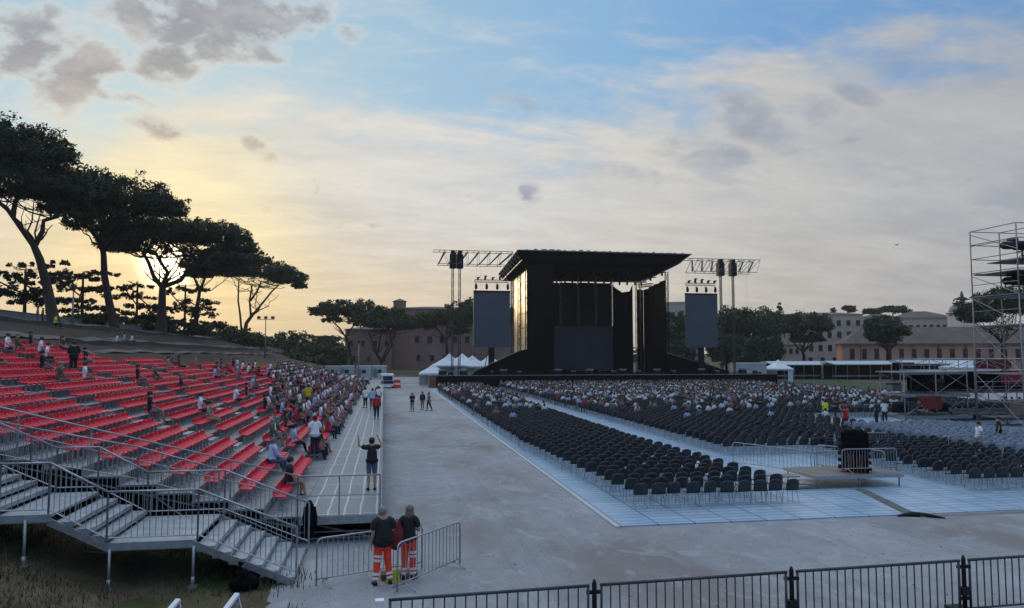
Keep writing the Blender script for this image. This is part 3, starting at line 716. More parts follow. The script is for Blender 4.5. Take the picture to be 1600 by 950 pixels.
def led(x0, x1, z0, z1, y, label, m):
    e = empty('led_screen', ((x0 + x1) / 2, y, z0), 0, label, 'screen', 'tall screens beside the stage')
    mb = MB(); mb.b2(x0, x1, y, y + .25, z0, z1); off(mb, e).build('panel', m, e)
    mb = MB(); mb.b2(x0 - .02, x1 + .02, y - .04, y + .3, z1 + .005, z1 + .28); off(mb, e).build('top_frame', M['blackmetal'], e)
    mb = MB(); mb.truss((x0 + .2, y + .3, z1 + 1.9), (x1 - .2, y + .3, z1 + 1.9), .4, .4, 10, .035, .02)
    for k in range(4): x = x0 + .35 + k * (x1 - x0 - .7) / 3; mb.bar((x, y + .3, z1 + .2), (x, y + .3, z1 + 1.8), .02)
    mb.bar((x0 + .5, y + .3, z1 + 2), (x0 + .5, y + .3, 20.3), .015, 3); mb.bar((x1 - .5, y + .3, z1 + 2), (x1 - .5, y + .3, 20.3), .015, 3)
    off(mb, e).build('hanging_truss', M['steel'], e)
    for k in range(4):
        x = x0 + .4 + k * (x1 - x0 - .8) / 3; mb = MB()
        mb.tube([(x, y - .1, z1 + .45), (x, y - .1, z1 + .6), (x, y - .1, z1 + 1.15), (x, y - .1, z1 + 1.35)], [.12, .24, .22, .1], 8); mb.bar((x - .2, y + .1, z1 + 1.4), (x + .2, y + .1, z1 + 1.4), .05)
        off(mb, e).build('moving_lamp', M['blackmetal'], e)
    for k in range(5):
        x = x0 + .7 + k * (x1 - x0 - 1.2) / 4; mb = MB(); h = rnd.uniform(.3, .75)
        mb.box((x, y, z1 + 2.1 + h / 2), (.3, .3, h)); mb.box((x + .1, y - .1, z1 + 2.1 + h), (.45, .3, .18)); off(mb, e).build('spot_lamp', M['blackmetal'], e)
    mb = MB(); mb.b2((x0 + x1) / 2 - .5, (x0 + x1) / 2 + .5, y + .3, y + .7, 1.9, z0 + .3); mb.bar(((x0 + x1) / 2 - 1.4, y + .5, 1.9), ((x0 + x1) / 2 - .4, y + .5, z0), .06)
    off(mb, e).build('support', M['blackmetal'], e)
led(14.63, 20.8, 6.55, 15.75, 122, 'tall blank grey screen hanging left of the stage', M['screenL'])
led(52.1, 58.1, 6.6, 15.85, 122.4, 'tall blank grey screen hanging right of the stage', M['screenL'])

# gear on the stage deck
gear = []
def flight(w, d, h):
    e = empty('flight_case', (0, 0, 0), 0, 'small black equipment case on the stage deck', 'equipment case', 'equipment cases along the stage front')
    mb = MB(); mb.box((0, 0, h * .35 + .12), (w, d, h * .7)); link('body', mb.mesh('case_body', M['blackmetal']), e)
    mb = MB(); mb.box((0, 0, h * .85 + .13), (w, d, h * .28)); mb.box((0, -d / 2 - .01, h * .72 + .12), (w * .2, .02, .08)); link('lid', mb.mesh('case_lid', M['grey']), e)
    mb = MB()
    for sx in (-1, 1):
        for sy in (-1, 1): mb.ball((sx * w * .4, sy * d * .35, .06), .06, 6, 4)
    link('castors', mb.mesh('case_castors', M['rubber']), e)
    return e
ORD2 = ORD + ['seventeenth', 'eighteenth', 'nineteenth', 'twentieth'] + ['top'] * 6
protoF = [flight(1.2, .7, .9), flight(.8, .6, .6)]
fx = [9.5, 10.8, 12.9, 17.6, 19.6, 22.3, 28.7, 31.5, 34.5, 38.4, 40.0, 43.2, 46.0, 49.5, 54.3, 57, 62, 64.5]
for k, x in enumerate(fx):
    o = protoF[k] if k < 2 else dup(protoF[k % 2], (0, 0, 0)); o['label'] = f'black equipment case, {ORD2[k]} from the left along the stage front'; o.location = (x, 120.6 + rnd.uniform(0, 1.6), 1.92); o.rotation_euler = (0, 0, rnd.uniform(-.3, .3))
def table(x, y, w, label):
    e = empty('folding_table', (x, y, 1.92), 0, label, 'table'); mb = MB(); mb.box((0, 0, .76), (w, .7, .05)); link('table_top', mb.mesh('tt', M['grey']), e)
    for sx in (-1, 1):
        mb = MB(); mb.bar((sx * w * .44, -.3, 0), (sx * w * .44, -.3, .74), .02); mb.bar((sx * w * .44, .3, 0), (sx * w * .44, .3, .74), .02); mb.bar((sx * w * .44, -.3, .1), (sx * w * .44, .3, .1), .015); link('leg', mb.mesh('tl', M['steel']), e)
table(33.2, 121.2, 3.2, 'long grey table at the middle of the stage front'); table(37.0, 121.0, 2.4, 'shorter grey table right of the middle of the stage front')

# ------------------------------------------------------------------ right hand scaffold structures
def lattice(mb, x0, x1, y0, y1, zs, nxb, r=.035, brace=True):
    xs_ = [x0 + (x1 - x0) * k / nxb for k in range(nxb + 1)]
    for y in (y0, y1):
        for x in xs_: mb.bar((x, y, zs[0]), (x, y, zs[-1]), r, 6)
        for z in zs[1:]: mb.bar((x0, y, z), (x1, y, z), r * .8, 5)
        if brace:
            for k in range(nxb):
                for j in range(len(zs) - 1):
                    a, b = (xs_[k], xs_[k + 1]) if (k + j) % 2 else (xs_[k + 1], xs_[k]); mb.bar((a, y, zs[j] + .05), (b, y, zs[j + 1] - .05), r * .65, 4)
    for x in xs_:
        for z in zs[1:]: mb.bar((x, y0, z), (x, y1, z), r * .8, 5)
tw = empty('scaffold_tower', (46.5, 50.5, 0), 0, 'tall open scaffold tower at the right edge holding two followspots', 'scaffold tower')
mb = MB(); ya, yb2 = 45.3, 49.5; lattice(mb, 44.3, 52.0, ya, yb2, [0, 1.9, 3.95, 5.8, 7.5, 9.7], 3, .045); lattice(mb, 44.3, 52.0, ya, yb2, [9.7, 11.5, 12.6, 13.7, 14.75], 3, .045, False)
for z0, z1 in ((14.5, 12.9), (11.3, 9.7), (9.6, 7.6), (7.5, 4.0), (3.9, .3)): mb.bar((44.3, yb2, z0), (44.3, ya, z1), .03)
mb.bar((44.3, yb2, 4.2), (44.3, ya, 7.4), .03); mb.bar((44.3, yb2, .4), (44.3, ya, 3.8), .03)
for z in (13.6, 10.6, 8.6): mb.bar((44.3, yb2, z), (44.3, ya, z), .025)
off(mb, tw).build('frame', M['steel'], tw)
for z, nm in ((11.35, 0), (9.62, 1), (7.45, 2), (3.9, 3)):
    mb = MB(); mb.b2(44.4, 51.9, ya + .1, yb2 - .1, z, z + .06); off(mb, tw).build('platform', M['darksteel'] if nm < 2 else M['plywood'], tw)
mb = MB(); mb.bar((46.6, 45.1, .2), (45.6, 45.1, 7.4), .05); mb.bar((47.1, 45.1, .2), (46.1, 45.1, 7.4), .05)
for k in range(18): t = k / 18; mb.bar((46.6 - 1.0 * t, 45.1, .3 + 7.1 * t), (47.1 - 1.0 * t, 45.1, .3 + 7.1 * t), .03)
off(mb, tw).build('ladder', M['galv'], tw)
def spot(x, y, z, L, label, dirx=-1, pz=0):
    e = empty('followspot', (x, y, z), 0, label, 'followspot', 'followspots on the scaffold tower')
    mb = MB(); a = Vector((0, 0, 1.15)); d = Vector((1, .25, .06)).normalized()
    mb.tube([a - d * L * .5, a - d * L * .45, a - d * L * .2, a - d * L * .19, a + d * L * .22, a + d * L * .23, a + d * L * .5], [.26, .30, .28, .36, .36, .42, .42], 12); link('lamp_body', mb.mesh('spot_body', M['blackmetal']), e)
    mb = MB(); mb.box((a.x - L * .18, a.y, a.z + .42), (.7, .35, .22)); mb.box((a.x + L * .3, a.y + .1, a.z + .46), (.4, .3, .2)); link('control_box', mb.mesh('spot_box', M['blackmetal']), e)
    mb = MB(); mb.tube([(0, 0, 0), (0, 0, .8)], .07, 8)
    for k in range(3): t = k * 2.09; mb.bar((0, 0, .5), (.5 * math.cos(t), .5 * math.sin(t), 0.02), .03)
    mb.bar((-.2, -.3, .7), (-.2, -.3, 1.15), .04); mb.bar((-.2, .3, .7), (-.2, .3, 1.15), .04); mb.bar((-.2, -.3, .7), (-.2, .3, .7), .04); link('stand', mb.mesh('spot_stand', M['blackmetal']), e)
spot(47.0, 47.6, 12.35, 4.4, 'upper black followspot on the scaffold tower'); spot(46.6, 47.6, 9.70, 3.2, 'lower black followspot on the scaffold tower')
mb = MB(); mb.b2(45.4, 51.9, 46, 49.2, 12.27, 12.33); off(mb, tw).build('platform', M['darksteel'], tw)

vp = empty('viewing_platform', (40, 52, 0), 0, 'low two storey scaffold platform with decks beside the scaffold tower', 'scaffold platform')
mb = MB(); lattice(mb, 38.8, 44.2, 50.3, 53, [0, .7, 2.3, 4.0], 2, .045); lattice(mb, 44.4, 56, 53, 58, [0, .7, 2.3, 4.0, 5.0], 4, .045); off(mb, vp).build('frame', M['steel'], vp)
for z, y0 in ((.62, 50), (2.25, 50.2), (3.95, 50.4)):
    mb = MB(); mb.b2(38.5, 44.3, y0, 53.2, z, z + .10); mb.b2(38.5, 44.3, y0 - .05, y0 - .01, z - .12, z + .10); off(mb, vp).build('deck', M['grey'], vp)
    mb = MB(); mb.b2(44.5, 60, y0 + 2.8, 58, z - .02, z + .08); off(mb, vp).build('deck', M['grey'], vp)
mb = MB(); mb.b2(41.2, 44.2, 53.0, 53.1, 2.3, 3.9); mb.b2(45.3, 60, 55.6, 55.7, 2.4, 3.9); off(mb, vp).build('dark_interior', M['black'], vp)  # dark sheets put in for the shaded interior between the decks
mb = MB(); mb.prism([(39.6, 2.2), (41.7, 2.2), (41.7, 1.25), (40.3, 1.25)], 49.98, 50.04); off(mb, vp).build('red_cloth', M['darkred'], vp)
mb = MB(); ra, rb, rc = P(1523, 576, 58.3), P(1580, 562, 58.3), P(1566, 600, 52.6); mb.b2(ra.x, rb.x, 58.3, 58.4, ra.z, rb.z); off(mb, vp).build('red_banner', M['darkred'], vp); mb = MB(); mb.b2(rc.x, rc.x + 7, 52.6, 52.7, rc.z, rc.z + 1.1); off(mb, vp).build('red_banner', mat('red_banner', (.30, .018, .03), .8), vp)
mb = MB(); rail(mb, [(38.6, 50.2, 4.0), (44.2, 50.2, 4.0)], .95); rail(mb, [(45, 50.3, 2.3), (56, 52.8, 2.3)], .95); off(mb, vp).build('railing', M['galv'], vp)
for k, (x, z, lb) in enumerate(((47.9, .74, 'left plywood crate on the scaffold deck beside the ladder'), (49.5, .74, 'right plywood crate on the scaffold deck beside the ladder'))):
    e = empty('plywood_crate', (x, 49.1, z), 0, lb, 'crate', 'plywood crates on the scaffold deck'); mb = MB(); mb.box((0, 0, .55), (1.45, 1.0, 1.0)); link('box', mb.mesh('crate_box', mat('pale_plywood', (.34, .24, .18), .8)), e)
    mb = MB(); mb.box((0, -.52, .95), (1.5, .04, .1)); mb.box((0, -.52, .1), (1.5, .04, .1)); mb.box((0, -.52, .52), (.1, .04, .72)); link('batten', mb.mesh('crate_batten', M['plywood']), e)
    mb = MB(); mb.box((0, 0, -.01), (1.4, .9, .08)); link('skid', mb.mesh('crate_skid', M['plywood']), e)
mb = MB(); mb.b2(45, 52, 48.4, 50, .60, .70); mb.bar((45.1, 48.5, 0), (45.1, 48.5, .6), .04); mb.bar((48.5, 48.5, 0), (48.5, 48.5, .6), .04); mb.bar((51.9, 48.5, 0), (51.9, 48.5, .6), .04); off(mb, vp).build('low_deck', M['plywood'], vp)

# clutter stacked about the scaffold platform
for k, (x, y, z, n_, lb) in enumerate(((39.9, 51.0, .73, 9, 'bundle of scaffold tubes on the low deck, left of the red cloth'), (42.6, 50.9, .73, 7, 'bundle of scaffold tubes on the low deck below the red cloth'), (41.0, 51.6, 2.36, 8, 'bundle of scaffold tubes on the middle deck'), (46.5, 54.5, 2.36, 8, 'bundle of scaffold tubes on the middle deck behind the tower'))):
    e = empty('tube_bundle', (x, y, z), rnd.uniform(-.1, .1), lb, 'tube bundle'); mb = MB()
    for j in range(n_): mb.bar((-1.2 + rnd.uniform(-.2, .1), .07 * (j % 4), .03 + .06 * (j // 4)), (1.2 + rnd.uniform(-.2, .3), .07 * (j % 4) + rnd.uniform(-.02, .02), .03 + .06 * (j // 4)), .028, 6)
    link('tubes', mb.mesh('tubes', M['steel']), e); mb = MB(); mb.box((-.6, .1, .1), (.05, .36, .22)); mb.box((.6, .1, .1), (.05, .36, .22)); link('strap', mb.mesh('tube_straps', M['rubber']), e)
for k, (x, y, z, w, h, m_, lb) in enumerate(((39.6, 51.9, .73, 1.0, .9, 'blackmetal', 'black case at the left end of the low scaffold deck'), (40.9, 52.4, .73, .8, 1.2, 'grey', 'upright grey case on the low scaffold deck'), (43.2, 52.2, .73, 1.3, .8, 'blackmetal', 'wide black case at the right of the low scaffold deck'), (39.4, 52.3, 2.36, .9, .7, 'grey', 'grey case at the left of the middle scaffold deck'), (42.9, 52.0, 2.36, 1.2, 1.0, 'blackmetal', 'black case at the right of the middle scaffold deck'), (40.4, 52.0, 4.06, .9, .6, 'blackmetal', 'black case on the top scaffold deck'))):
    e = empty('equipment_case', (x, y, z), rnd.uniform(-.3, .3), lb, 'equipment case'); mb = MB(); mb.box((0, 0, h * .38 + .1), (w, .6, h * .7)); link('body', mb.mesh('ec_b', M[m_]), e)
    mb = MB(); mb.box((0, 0, h * .86 + .1), (w, .6, h * .22)); link('lid', mb.mesh('ec_l', M['darksteel']), e); mb = MB(); mb.tube([(-.1, -.31, h * .5), (-.08, -.36, h * .5), (.08, -.36, h * .5), (.1, -.31, h * .5)], .012, 5); link('handle', mb.mesh('ec_h', M['galv']), e)

# ------------------------------------------------------------------ buildings
def building(name, label, x0, x1, y0, y1, zb, zt, wallm, wins=(), roofm=None, rh=1.6, over=.5, rot=0.0):
    e = empty(name, ((x0 + x1) / 2, y0, zb), 0, label, 'building'); e.rotation_euler = (0, 0, R(rot))
    mb = MB(); mb.b2(x0, x1, y0, y1, zb, zt); off(mb, e).build('wall', wallm, e)
    if roofm:
        mb = MB(); cx, cy = (x0 + x1) / 2, (y0 + y1) / 2; a, b, c, d = x0 - over, x1 + over, y0 - over, y1 + over; rr = min(b - a, d - c) / 2
        vs = [(a, c, zt + .003), (b, c, zt + .003), (b, d, zt + .003), (a, d, zt + .003)]
        if b - a > d - c: vs += [(a + rr, cy, zt + rh), (b - rr, cy, zt + rh)]; fs = [(0, 1, 5, 4), (2, 3, 4, 5), (1, 2, 5), (3, 0, 4), (0, 3, 2, 1)]
        else: vs += [(cx, c + rr, zt + rh), (cx, d - rr, zt + rh)]; fs = [(1, 2, 5, 4), (3, 0, 4, 5), (0, 1, 4), (2, 3, 5), (0, 3, 2, 1)]
        mb.add(vs, fs); off(mb, e).build('roof', roofm, e)
        mb = MB(); mb.b2(x0 - over * .6, x1 + over * .6, y0 - over * .6, y0 - .003, zt - .35, zt - .003); off(mb, e).build('cornice', wallm, e)
    else:
        mb = MB(); mb.b2(x0 - .25, x1 + .25, y0 - .25, y1 + .25, zt + .003, zt + .5); off(mb, e).build('cornice', wallm, e)
    for (n, xa, xb_, z, w, h) in wins:
        for k in range(n):
            x = xa + (xb_ - xa) * (k / max(1, n - 1)); 
            mb = MB(); mb.b2(x - w / 2 - .18, x - w / 2, y0 - .08, y0 - .003, z - .15, z + h + .18); mb.b2(x + w / 2, x + w / 2 + .18, y0 - .08, y0 - .003, z - .15, z + h + .18); mb.b2(x - w / 2, x + w / 2, y0 - .08, y0 - .003, z + h, z + h + .18); mb.b2(x - w / 2, x + w / 2, y0 - .16, y0 - .003, z - .15, z)
            f = off(mb, e).build('window', wallm, e)
            mb = MB(); mb.b2(x - w / 2, x + w / 2, y0 - .03, y0 - .006, z, z + h); mb.v = [(a - e.location.x, b - e.location.y, c - e.location.z) for a, b, c in mb.v]; mb.build('pane', M['pane'], f)
    return e
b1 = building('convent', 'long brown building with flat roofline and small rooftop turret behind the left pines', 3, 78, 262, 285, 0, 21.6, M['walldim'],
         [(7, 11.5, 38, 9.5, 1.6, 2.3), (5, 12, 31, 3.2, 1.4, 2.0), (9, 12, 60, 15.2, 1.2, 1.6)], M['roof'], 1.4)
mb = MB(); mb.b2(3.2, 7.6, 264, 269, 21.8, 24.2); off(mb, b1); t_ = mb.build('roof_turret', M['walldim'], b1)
mb = MB(); L = b1.location; mb.add([(2.9 - L.x, 263.7 - L.y, 24.2), (7.9 - L.x, 263.7 - L.y, 24.2), (7.9 - L.x, 269.3 - L.y, 24.2), (2.9 - L.x, 269.3 - L.y, 24.2), (5.4 - L.x, 266.5 - L.y, 25.3)], [(0, 1, 4), (1, 2, 4), (2, 3, 4), (3, 0, 4), (0, 3, 2, 1)]); mb.build('turret_roof', M['roof'], t_)
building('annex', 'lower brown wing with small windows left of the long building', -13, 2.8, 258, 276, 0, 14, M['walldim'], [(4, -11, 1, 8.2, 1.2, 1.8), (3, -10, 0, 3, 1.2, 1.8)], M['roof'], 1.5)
def bpx(name, label, px0, px1, Y, dep, zt, wallm, wins, roofm=None, rh=1.5, over=.5, rot=-24, zb=0):
    # a building between two sight lines at its real distance, turned to face the arena
    c = P((px0 + px1) / 2, 554, Y); dc = c.x * math.sin(PS) + c.y * math.cos(PS); w = (px1 - px0) / F * dc / max(.5, math.cos(R(rot) + PS))
    W = [(n, c.x + a * w, c.x + b * w, z, ww, h) for n, a, b, z, ww, h in wins]
    return building(name, label, c.x - w / 2, c.x + w / 2, Y, Y + dep, zb, zt, wallm, W, roofm, rh, over, rot), c, w
bpx('villa', 'pale villa with a columned doorway between the stage and the right screen', 1040, 1090, 205, 12, 12.4, M['wallcream'], [(3, -.35, .35, 5, 1.4, 3)], M['roof'], 1.5)
bpx('terrace_house', 'pale flat house with a roof terrace behind the right screen', 1035, 1095, 240, 12, 23.0, M['wallpale'], [(5, -.4, .4, 18, 1.2, 1.8)])
bpx('apartment_house', 'cream four storey building with three rows of windows between two trees', 1222, 1343, 229, 14, 18.9, M['wallcream'],
    [(9, -.44, .44, 15.0, 1.3, 1.9), (9, -.44, .44, 11.0, 1.3, 2.1), (9, -.44, .44, 6.5, 1.3, 2.1), (6, -.40, .3, 2.6, 1.3, 1.8)], M['roof'], 1.0, .3)
bpx('small_house', 'small pale house with loggia left of the cream building', 1196, 1224, 222, 10, 13.2, M['wallpale'], [(3, -.3, .3, 9.5, .9, 1.6), (3, -.3, .3, 5.2, .9, 1.8)], M['roof'], .8)
bpx('low_house', 'low pale house in front of the dark hill trees', 1212, 1250, 212, 8, 8.5, M['wallcream'], [(4, -.35, .35, 5.6, 1.0, 1.6)], M['roof'], 1.2)
lw, lc, lwid = bpx('warehouse', 'long low salmon building with tall dark windows and a big brown roof', 1336, 1640, 190, 13, 8.6, M['wallpink'], [(17, -.46, .46, 3.9, 1.3, 3.2)], M['roof'], 5.0, 1.0)
for k in range(8):
    mb = MB(); x = (-.42 + k * .12) * lwid; mb.bar((x, -.12, 0), (x, -.12, 8.5), .12, 6); mb.build('downpipe', M['darksteel'], lw)
bpx('palazzo', 'large pale palace with shallow gable rising behind the salmon building', 1405, 1488, 262, 16, 20.0, M['wallpale'], [(9, -.44, .44, 15.2, 1.3, 2.0)], M['roof'], 3.0)
bpx('upper_house', 'pale upper house with roof terrace seen above the tree', 1350, 1402, 268, 10, 20.4, M['wallcream'], [(5, -.4, .4, 16.5, 1.1, 1.6)], M['roof'], 1.4)
e = empty('church_dome', (0, 0, 0), 0, 'grey church drum topped by a winged statue behind the right tree', 'church')
p = P(1503, 470, 250); e.location = (p.x, 250, 0)
mb = MB(); mb.tube([(0, 0, 0), (0, 0, 21)], 5.2, 20); mb.tube([(0, 0, 21), (0, 0, 21.6)], 5.7, 20); link('drum', mb.mesh('drum', M['wallpale']), e)
mb = MB(); mb.tube([(0, 0, 21.6), (0, 0, 23.6), (0, 0, 25.0), (0, 0, 25.8)], [4.8, 4.2, 2.6, 1.0], 20); link('dome', mb.mesh('dome', M['grey']), e)
mb = MB(); mb.tube([(0, 0, 25.6), (0, 0, 27), (0, 0, 28.3), (0, 0, 29)], [.8, .55, .7, .35], 8); mb.ball((0, 0, 29.3), .4); mb.beam((-3.2, 0, 26.6), (3.2, 0, 26.6), .6, .5); mb.beam((0, 0, 27.4), (-2.2, 0, 26.6), .3, .9); mb.beam((0, 0, 27.4), (2.2, 0, 26.6), .3, .9); link('statue', mb.mesh('statue', M['darksteel']), e)

# ------------------------------------------------------------------ trees
def leafmesh(name, blobs, m, size, n, flat=.0, shell=.45, seed=0):
    """many small leaf faces clumped through ellipsoid volumes; blobs = (center, (rx,ry,rz), weight)"""
    g = np.random.default_rng(seed); C = []
    w = np.array([b[2] for b in blobs], float); w /= w.sum()
    for b, ww in zip(blobs, w):
        k = int(n * ww); c = np.array(b[0]); r = np.array(b[1])
        nc = max(5, int(k / 40)); d = g.normal(size=(nc, 3)); d /= np.linalg.norm(d, axis=1)[:, None]
        if flat: d[:, 2] = np.where(d[:, 2] < 0, d[:, 2] * (1 - flat), d[:, 2] ** 1.0)
        rad = g.uniform(shell, 1.0, nc) ** .6
        wob = 1 + .13 * np.sin(d[:, 0] * 7 + seed) * np.cos(d[:, 1] * 6 + seed * 2) + g.normal(size=nc) * .05
        cc = c + d * r * (np.minimum(rad * wob, 1.06))[:, None]
        cr = g.uniform(.5, 1.3, nc) * (r.min() * .13 + size * 1.6)
        idx = g.integers(0, nc, k); pts = cc[idx] + np.clip(g.normal(size=(k, 3)), -1.45, 1.45) * cr[idx][:, None] * np.array([.62, .62, .42]); C.append(pts)
    C = np.concatenate(C); n = len(C)
    a = g.normal(size=(n, 3)); a /= np.linalg.norm(a, axis=1)[:, None]; b = np.cross(a, g.normal(size=(n, 3))); b /= np.linalg.norm(b, axis=1)[:, None]
    s = size * g.uniform(.5, 1.4, n)[:, None]; a = a * s; b = b * s * g.uniform(.35, .8, n)[:, None]
    V = np.stack([C - a, C - b * .9, C + a, C + b], 1).reshape(-1)
    me = bpy.data.meshes.new(name); me.vertices.add(4 * n); me.vertices.foreach_set('co', V); me.loops.add(4 * n); me.loops.foreach_set('vertex_index', np.arange(4 * n))
    me.polygons.add(n); me.polygons.foreach_set('loop_start', np.arange(n) * 4); me.materials.append(m); me.update(calc_edges=True); return me
def limb(mb, a, b, r0, r1, g, k=4, sag=.12, n=6):
    a = Vector(a); b = Vector(b); L = (b - a).length; pts = []
    for i in range(k + 1):
        t = i / k; p = a.lerp(b, t) + Vector((g.gauss(0, 1), g.gauss(0, 1), g.gauss(0, .5))) * L * .045 * (0 < i < k); p.z -= math.sin(math.pi * t) * L * sag; pts.append(p)
    mb.tube(pts, [r0 + (r1 - r0) * i / k for i in range(k + 1)], n); return pts
def tree(label, trunk, r0, forks, blobs, m, n, size, seed, cat='tree', group=None, name='pine_tree', flat=.75, bark='bark', twig=10, shell=.35):
    """trunk: points of the bole; forks: lists of points starting on the trunk; blobs: crown ellipsoids"""
    g = random.Random(seed); base = Vector(trunk[0]); e = empty(name, base, 0, label, cat, group)
    mb = MB(); T = [Vector(p) for p in trunk]; T[0].z -= .4
    k = len(T); mb.tube([T[0] + Vector((0, 0, -.1))] + T, [r0 * 1.5] + [r0 * (1.18 if i == 0 else 1 - .5 * i / k) for i in range(k)], 9)
    ends = []
    for f in forks:
        f = [Vector(p) for p in f]; q_ = len(f); r = r0 * .55
        mb.tube(f, [r * (1 - .55 * i / q_) for i in range(q_)], 7); ends.append((f[-1], r * .45)); ends.append((f[-2].lerp(f[-1], .5), r * .45))
    ends.append((T[-1], r0 * .45))
    for (p, r) in ends:
        for _ in range(twig // 2):
            b = blobs[g.randrange(len(blobs))]; c = Vector(b[0]); a_ = g.uniform(0, 6.28); u = g.uniform(.2, .8)
            q_ = c + Vector((math.cos(a_) * b[1][0] * u, math.sin(a_) * b[1][1] * u, -b[1][2] * .1)); d = q_ - p
            if d.length > b[1][0] * 1.25: q_ = p + d * (b[1][0] * 1.25 / d.length)
            if q_.z < p.z + .3: q_.z = p.z + .3
            ps = limb(mb, p, q_, r * .55, .05, g, 5, .10, 5)
            for w_ in (2, 3, 4):
                o_ = ps[w_]; limb(mb, o_, o_ + Vector((g.gauss(0, 1), g.gauss(0, 1), .7)) * (q_ - p).length * .26, r * .2, .03, g, 3, .0, 4)
    mb.v = [(x - base.x, y - base.y, z - base.z) for x, y, z in mb.v]
    mb.build('trunk', M[bark], e)
    bl = [((c[0] - base.x, c[1] - base.y, c[2] - base.z), r, w) for c, r, w in blobs]
    link('crown', leafmesh('crown', bl, m, size, n, flat, shell, seed), e)
    return e
def pb(px, py, Y, rx, ry, dy=0, w=None, ky=1.0):
    """crown ellipsoid centred where the sight line meets depth Y; rx, ry in photo pixels at that depth"""
    s = Y / F / .985; c = P(px, py, Y + dy); r = (rx * s, rx * s * ky, ry * s); return ((c.x, c.y, c.z), r, w or rx * ry)
def yd(px, py, X=-40.0): return PX(px, py, X).y
RG = 'umbrella pines on the left ridge'
y1 = 99
tree('tallest umbrella pine at the left edge, its trunk leaning and forking low', [P(84, 498, y1), P(74, 450, y1), P(62, 405, y1), P(52, 382, y1)], .62,
     [[P(55, 388, y1), P(35, 360, y1 - 1), P(10, 325, y1 - 2), P(-25, 300, y1 - 2)], [P(54, 385, y1), P(66, 362, y1 + 1), P(68, 345, y1 + 1), P(92, 338, y1 + 2)], [P(20, 338, y1 - 1), P(24, 315, y1 + 2), P(40, 295, y1 + 3)]],
     [pb(0, 245, y1, 105, 50), pb(-60, 235, y1, 70, 48), pb(55, 240, y1, 52, 32), pb(95, 243, y1, 24, 18), pb(30, 290, y1, 85, 36), pb(-20, 218, y1, 70, 28), pb(110, 300, y1, 30, 30, 2), pb(75, 300, y1, 60, 36, 3)], M['needle'], 60000, .19, 1, group=RG)
y2 = 119
tree('second umbrella pine from the left edge with a straight bare trunk', [P(179, 508, y2), P(170, 470, y2), P(163, 430, y2), P(162, 400, y2), P(160, 385, y2)], .60,
     [[P(161, 395, y2), P(150, 370, y2), P(128, 345, y2 - 1)], [P(161, 392, y2), P(185, 365, y2), P(220, 340, y2)], [P(160, 388, y2), P(158, 360, y2 + 2), P(175, 335, y2 + 3)]],
     [pb(185, 315, y2, 90, 38), pb(130, 305, y2, 62, 38), pb(245, 328, y2, 42, 24), pb(110, 325, y2, 45, 30), pb(175, 350, y2, 75, 25)], M['needle'], 50000, .20, 2, group=RG)
y3 = 143
tree('umbrella pine with the sun glowing through its wide branches', [P(252, 516, y3), P(253, 480, y3), P(254, 446, y3)], .85,
     [[P(254, 450, y3), P(240, 432, y3), P(232, 410, y3), P(222, 392, y3)], [P(254, 448, y3), P(282, 438, y3), P(300, 415, y3), P(325, 398, y3)], [P(254, 446, y3), P(262, 425, y3 + 1), P(250, 408, y3 + 1), P(242, 392, y3 + 2)], [P(290, 430, y3), P(310, 412, y3 - 1), P(322, 404, y3 - 2), P(330, 388, y3 - 2)]],
     [pb(245, 368, y3, 82, 20), pb(190, 372, y3, 34, 24), pb(185, 388, y3, 30, 14), pb(320, 370, y3, 70, 24), pb(370, 388, y3, 32, 20), pb(280, 362, y3, 90, 16), pb(222, 388, y3, 42, 8)], M['needle'], 46000, .22, 3, group=RG, flat=.85, twig=18)
y3b = 165
tree('forked umbrella pine half hidden between the sunlit pine and the last one', [P(305, 520, y3b), P(308, 480, y3b), P(312, 455, y3b)], .5,
     [[P(312, 456, y3b), P(306, 440, y3b), P(300, 428, y3b)], [P(312, 456, y3b), P(322, 430, y3b), P(330, 418, y3b)]],
     [pb(330, 415, y3b, 48, 20), pb(310, 428, y3b, 20, 14), pb(365, 405, y3b, 50, 18)], M['needle'], 20000, .26, 4, group=RG)
y4 = 221
tree('last umbrella pine of the ridge row with a wide crown and two thin trunks', [P(381, 528, y4), P(385, 505, y4), P(396, 490, y4), P(404, 485, y4)], .6,
     [[P(398, 488, y4), P(413, 470, y4), P(425, 455, y4), P(436, 445, y4)], [P(392, 494, y4), P(390, 470, y4), P(394, 445, y4)], [P(378, 525, y4 + 2), P(375, 490, y4 + 2), P(372, 470, y4 + 2), P(373, 440, y4 + 2)], [P(391, 470, y4), P(402, 455, y4), P(408, 440, y4)]],
     [pb(405, 425, y4, 60, 17), pb(448, 436, y4, 30, 16), pb(365, 415, y4, 40, 17), pb(468, 447, y4, 12, 8), pb(350, 428, y4, 20, 8)], M['needle'], 30000, .30, 5, group=RG, flat=.7)
